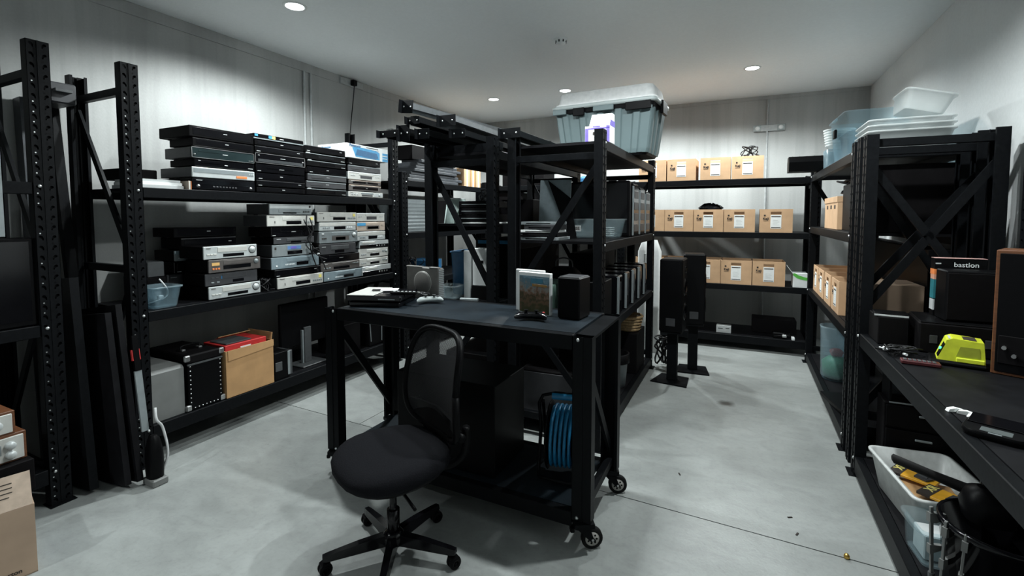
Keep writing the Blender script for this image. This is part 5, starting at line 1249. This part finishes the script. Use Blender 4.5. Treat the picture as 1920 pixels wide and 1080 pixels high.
obj('display', MB().box(-.035, .035, -.06, -.02, .0195, .0215, 0, .001), mk('unlit display', (.10, .115, .115), .3), t); obj('button', MB().box(-.015, .015, -.072, -.066, .019, .022, 0, .001), silver_d, t)
obj('glass_plate', MB().box(-.07, .09, .0, .1, .0201, .024, 0, .001), glass_d, t)
t = thing('hose_coil', 'ribbed black hose end at the right edge of the bench', 'hose', (.86, 1.78, WB), .2)
for k in range(12): obj('hose_rib', MB().lathe([(.045, k*.012), (.055, k*.012+.003), (.055, k*.012+.007), (.045, k*.012+.010)], 18, ring=True), mk('glossy hose', (.02, .02, .022), .2), t)
obj('hose_core', MB().cyl((0, 0, 0), (0, 0, .15), .046, 18), black, t)

# ------------------------------------------------------------------ under the bench
UB = .121
t = thing('drawer_cabinet', 'black drawer cabinet with silver handles under the bench', 'cabinet', (.93, 3.105, UB), -.03)
obj('carcass', MB().box(-.22, .22, 0, .165, 0, .40, 0, .003), blackm, t)
for k in range(3):
    dr = obj('drawer', MB().box(-.212, .212, -.012, .002, .02+.128*k, .135+.128*k, 0, .002), black, t)
    obj('handle', MB().box(-.10+.012*k, -.03+.012*k, -.022, -.012, .09+.128*k, .100+.128*k, 0, .002), silver_d, dr)
t = thing('black_shelf_unit', 'dark open rack insert with silver edges under the far end of the bench', 'shelf insert', (.80, 3.17, UB+.402), 0); t.location = (.93, 3.16, UB+.4005)
obj('tray_plate', MB().box(-.2, .2, -.05, .1, 0, .006), black, t); obj('tray_plate', MB().box(-.2, .2, -.05, .1, .13, .136), black, t)
obj('silver_edge', MB().box(-.2, .2, -.053, -.05, .0, .007).box(-.2, .2, -.053, -.05, .129, .137), silver_d, t)
for x in (-.2, .19): obj('side_plate', MB().box(x, x+.01, -.05, .1, .006, .13), black, t)
t = open_tub('white_tub', 'shallow white tub of yellow packets under the bench', (.83, 2.79, UB), NR90+.14, .50, .33, .185, milky if 0 else mk('frosted white plastic', (.62, .64, .63), .4, alpha=.86), .84, .03)
for i, (x, y) in enumerate(((.80, 2.895), (.868, 2.715))):
    p = thing('yellow_packet', 'yellow and black battery packet in the white tub, %s' % ['farther one', 'nearer one'][i], 'packet', (x, y, UB+.115), -1.2-.15*i, 'battery packets in the white tub')
    p.rotation_euler = (.35, 0, -1.15-.12*i) if 0 else (0, 0, -.55-.1*i)
    obj('card_back', MB().box(-.095, .085, -.06, .06, 0, .012, 0, .002), orange_bx, p); obj('black_strip', MB().box(-.0955, -.045, -.0605, .0605, .0, .0128), ink, p)
    text('lettering', 'XR', .05, yellowst, p, (-.07, .02, .0130), rot=(0, 0, PI/2), bold=.0015, depth=.0002)
    obj('battery_picture', MB().prism([(.0, -.035), (.05, -.045), (.065, 0), (.055, .04), (.005, .03)], .012, .020), char, p)
    obj('picture_panel', MB().prism([(.01, -.02), (.045, -.025), (.045, .01), (.012, .012)], .020, .0225), dim_grey, p)
slab('packet_pile', 'brown packets heaped at the bottom of the white tub', 'packets', (.83, 2.68, UB+.012), NR90+.1 if 0 else 0, .20, .22, .085, card2)
t = open_tub('clear_tub', 'clear tub with colour printed card inside at the bench front, low', (.735, 2.425, UB), NR90+.12, .18, .15, .15, clear_n, .9, .02)
slab('printed_card', 'white printed card inside the low clear tub', 'card', (.735, 2.375, UB+.013), .1, .09, .10, .10, paper_g)
t = thing('black_bucket', 'glossy black bucket of clamps under the near end of the bench', 'bucket', (.83, 2.14, UB))
obj('bucket_wall', MB().lathe([(.0001, 0), (.135, 0), (.165, .31), (.172, .31), (.172, .33), (.158, .33), (.13, .012), (.0001, .012)], 28), gloss, t)
t = thing('power_drill', 'black drill with long grey handle lying on the bucket', 'drill', (.80, 2.17, UB+.3315), 0)
obj('handle', MB().loft([[(x, .085+r*math.cos(2*PI*k/10)+(-x)*.25, .055+r*math.sin(2*PI*k/10)+(-x-.03)*.22) for k in range(10)] for x, r in ((-.24, .010), (-.235, .018), (-.12, .017), (-.02, .022), (.03, .03))]), rubber, t)
obj('motor_body', MB().loft([rrect(.13, .12, .04, 0.002), rrect(.15, .13, .05, .05), rrect(.12, .11, .05, .10), rrect(.06, .05, .02, .115)]), black, t)
obj('chuck', MB().lathe([(.0001, .115), (.02, .115), (.024, .135), (.016, .15), (.0001, .15)], 16), gloss, t)
def clamp(label, x, y, z, rot):
    c = thing('bar_clamp', label, 'clamp', (x, y, z), 0, 'grey clamps hooked on the bucket', rot=rot)
    obj('bar', MB().box(-.006, .006, -.004, .004, -.26, .0, 0, .001), grey_metal, c); obj('jaw', MB().prism([(-.012, -.02), (.05, -.03), (.055, -.045), (.012, -.06), (-.012, -.055)], -.008, .008, 'xz'), grey_metal, c)
    obj('lower_jaw', MB().prism([(-.012, -.14), (.04, -.15), (.04, -.165), (-.012, -.175)], -.007, .007, 'xz'), grey_metal, c); obj('grip', MB().cyl((0, 0, -.25), (0, 0, -.30), .010, 8), dim_grey, c)
clamp('grey bar clamp hanging at the left of the bucket', .645, 2.165, UB+.34, (.0, -.05, .5)); clamp('middle grey bar clamp on the bucket front', .665, 2.09, UB+.335, (.04, -.03, .9)); clamp('right grey bar clamp on the bucket front', .70, 2.035, UB+.33, (.05, .0, 1.2))
slab('black_case', 'black case deep under the near end of the bench', 'case', (1.12, 1.5, UB), 0, .16, .6, .4, blackm)
t = thing('brass_pellet', 'tiny brass fitting on the floor by the saw cut', 'fitting', (.452, 2.462, 0)); obj('nut', MB().lathe([(.008, 0), (.012, .004), (.012, .012), (.007, .02), (.0001, .021)], 10), brass, t)
for i, (x, y, a) in enumerate(((-.35, 1.88, .3), (.25, 2.68, .5), (.27, 2.55, 1.2), (-.30, 2.86, 2))):
    o = obj('floor_scrap', MB().box(-.012, .012, -.004, .004, 0, .004, 0, .001), ink, None, (x, y, 0), a); tag(o, ['small dark scrap on the floor by the desk caster', 'dark sliver on the right aisle floor, farther', 'dark sliver on the right aisle floor, nearer', 'tiny dark scrap on the floor near the speaker stands'][i], 'scrap')
# black crates under the desk
slab('black_case', 'large black case on the lower desk shelf behind the chair', 'case', (-1.42, 2.07, .1765), .0, .62, .36, .48, black)
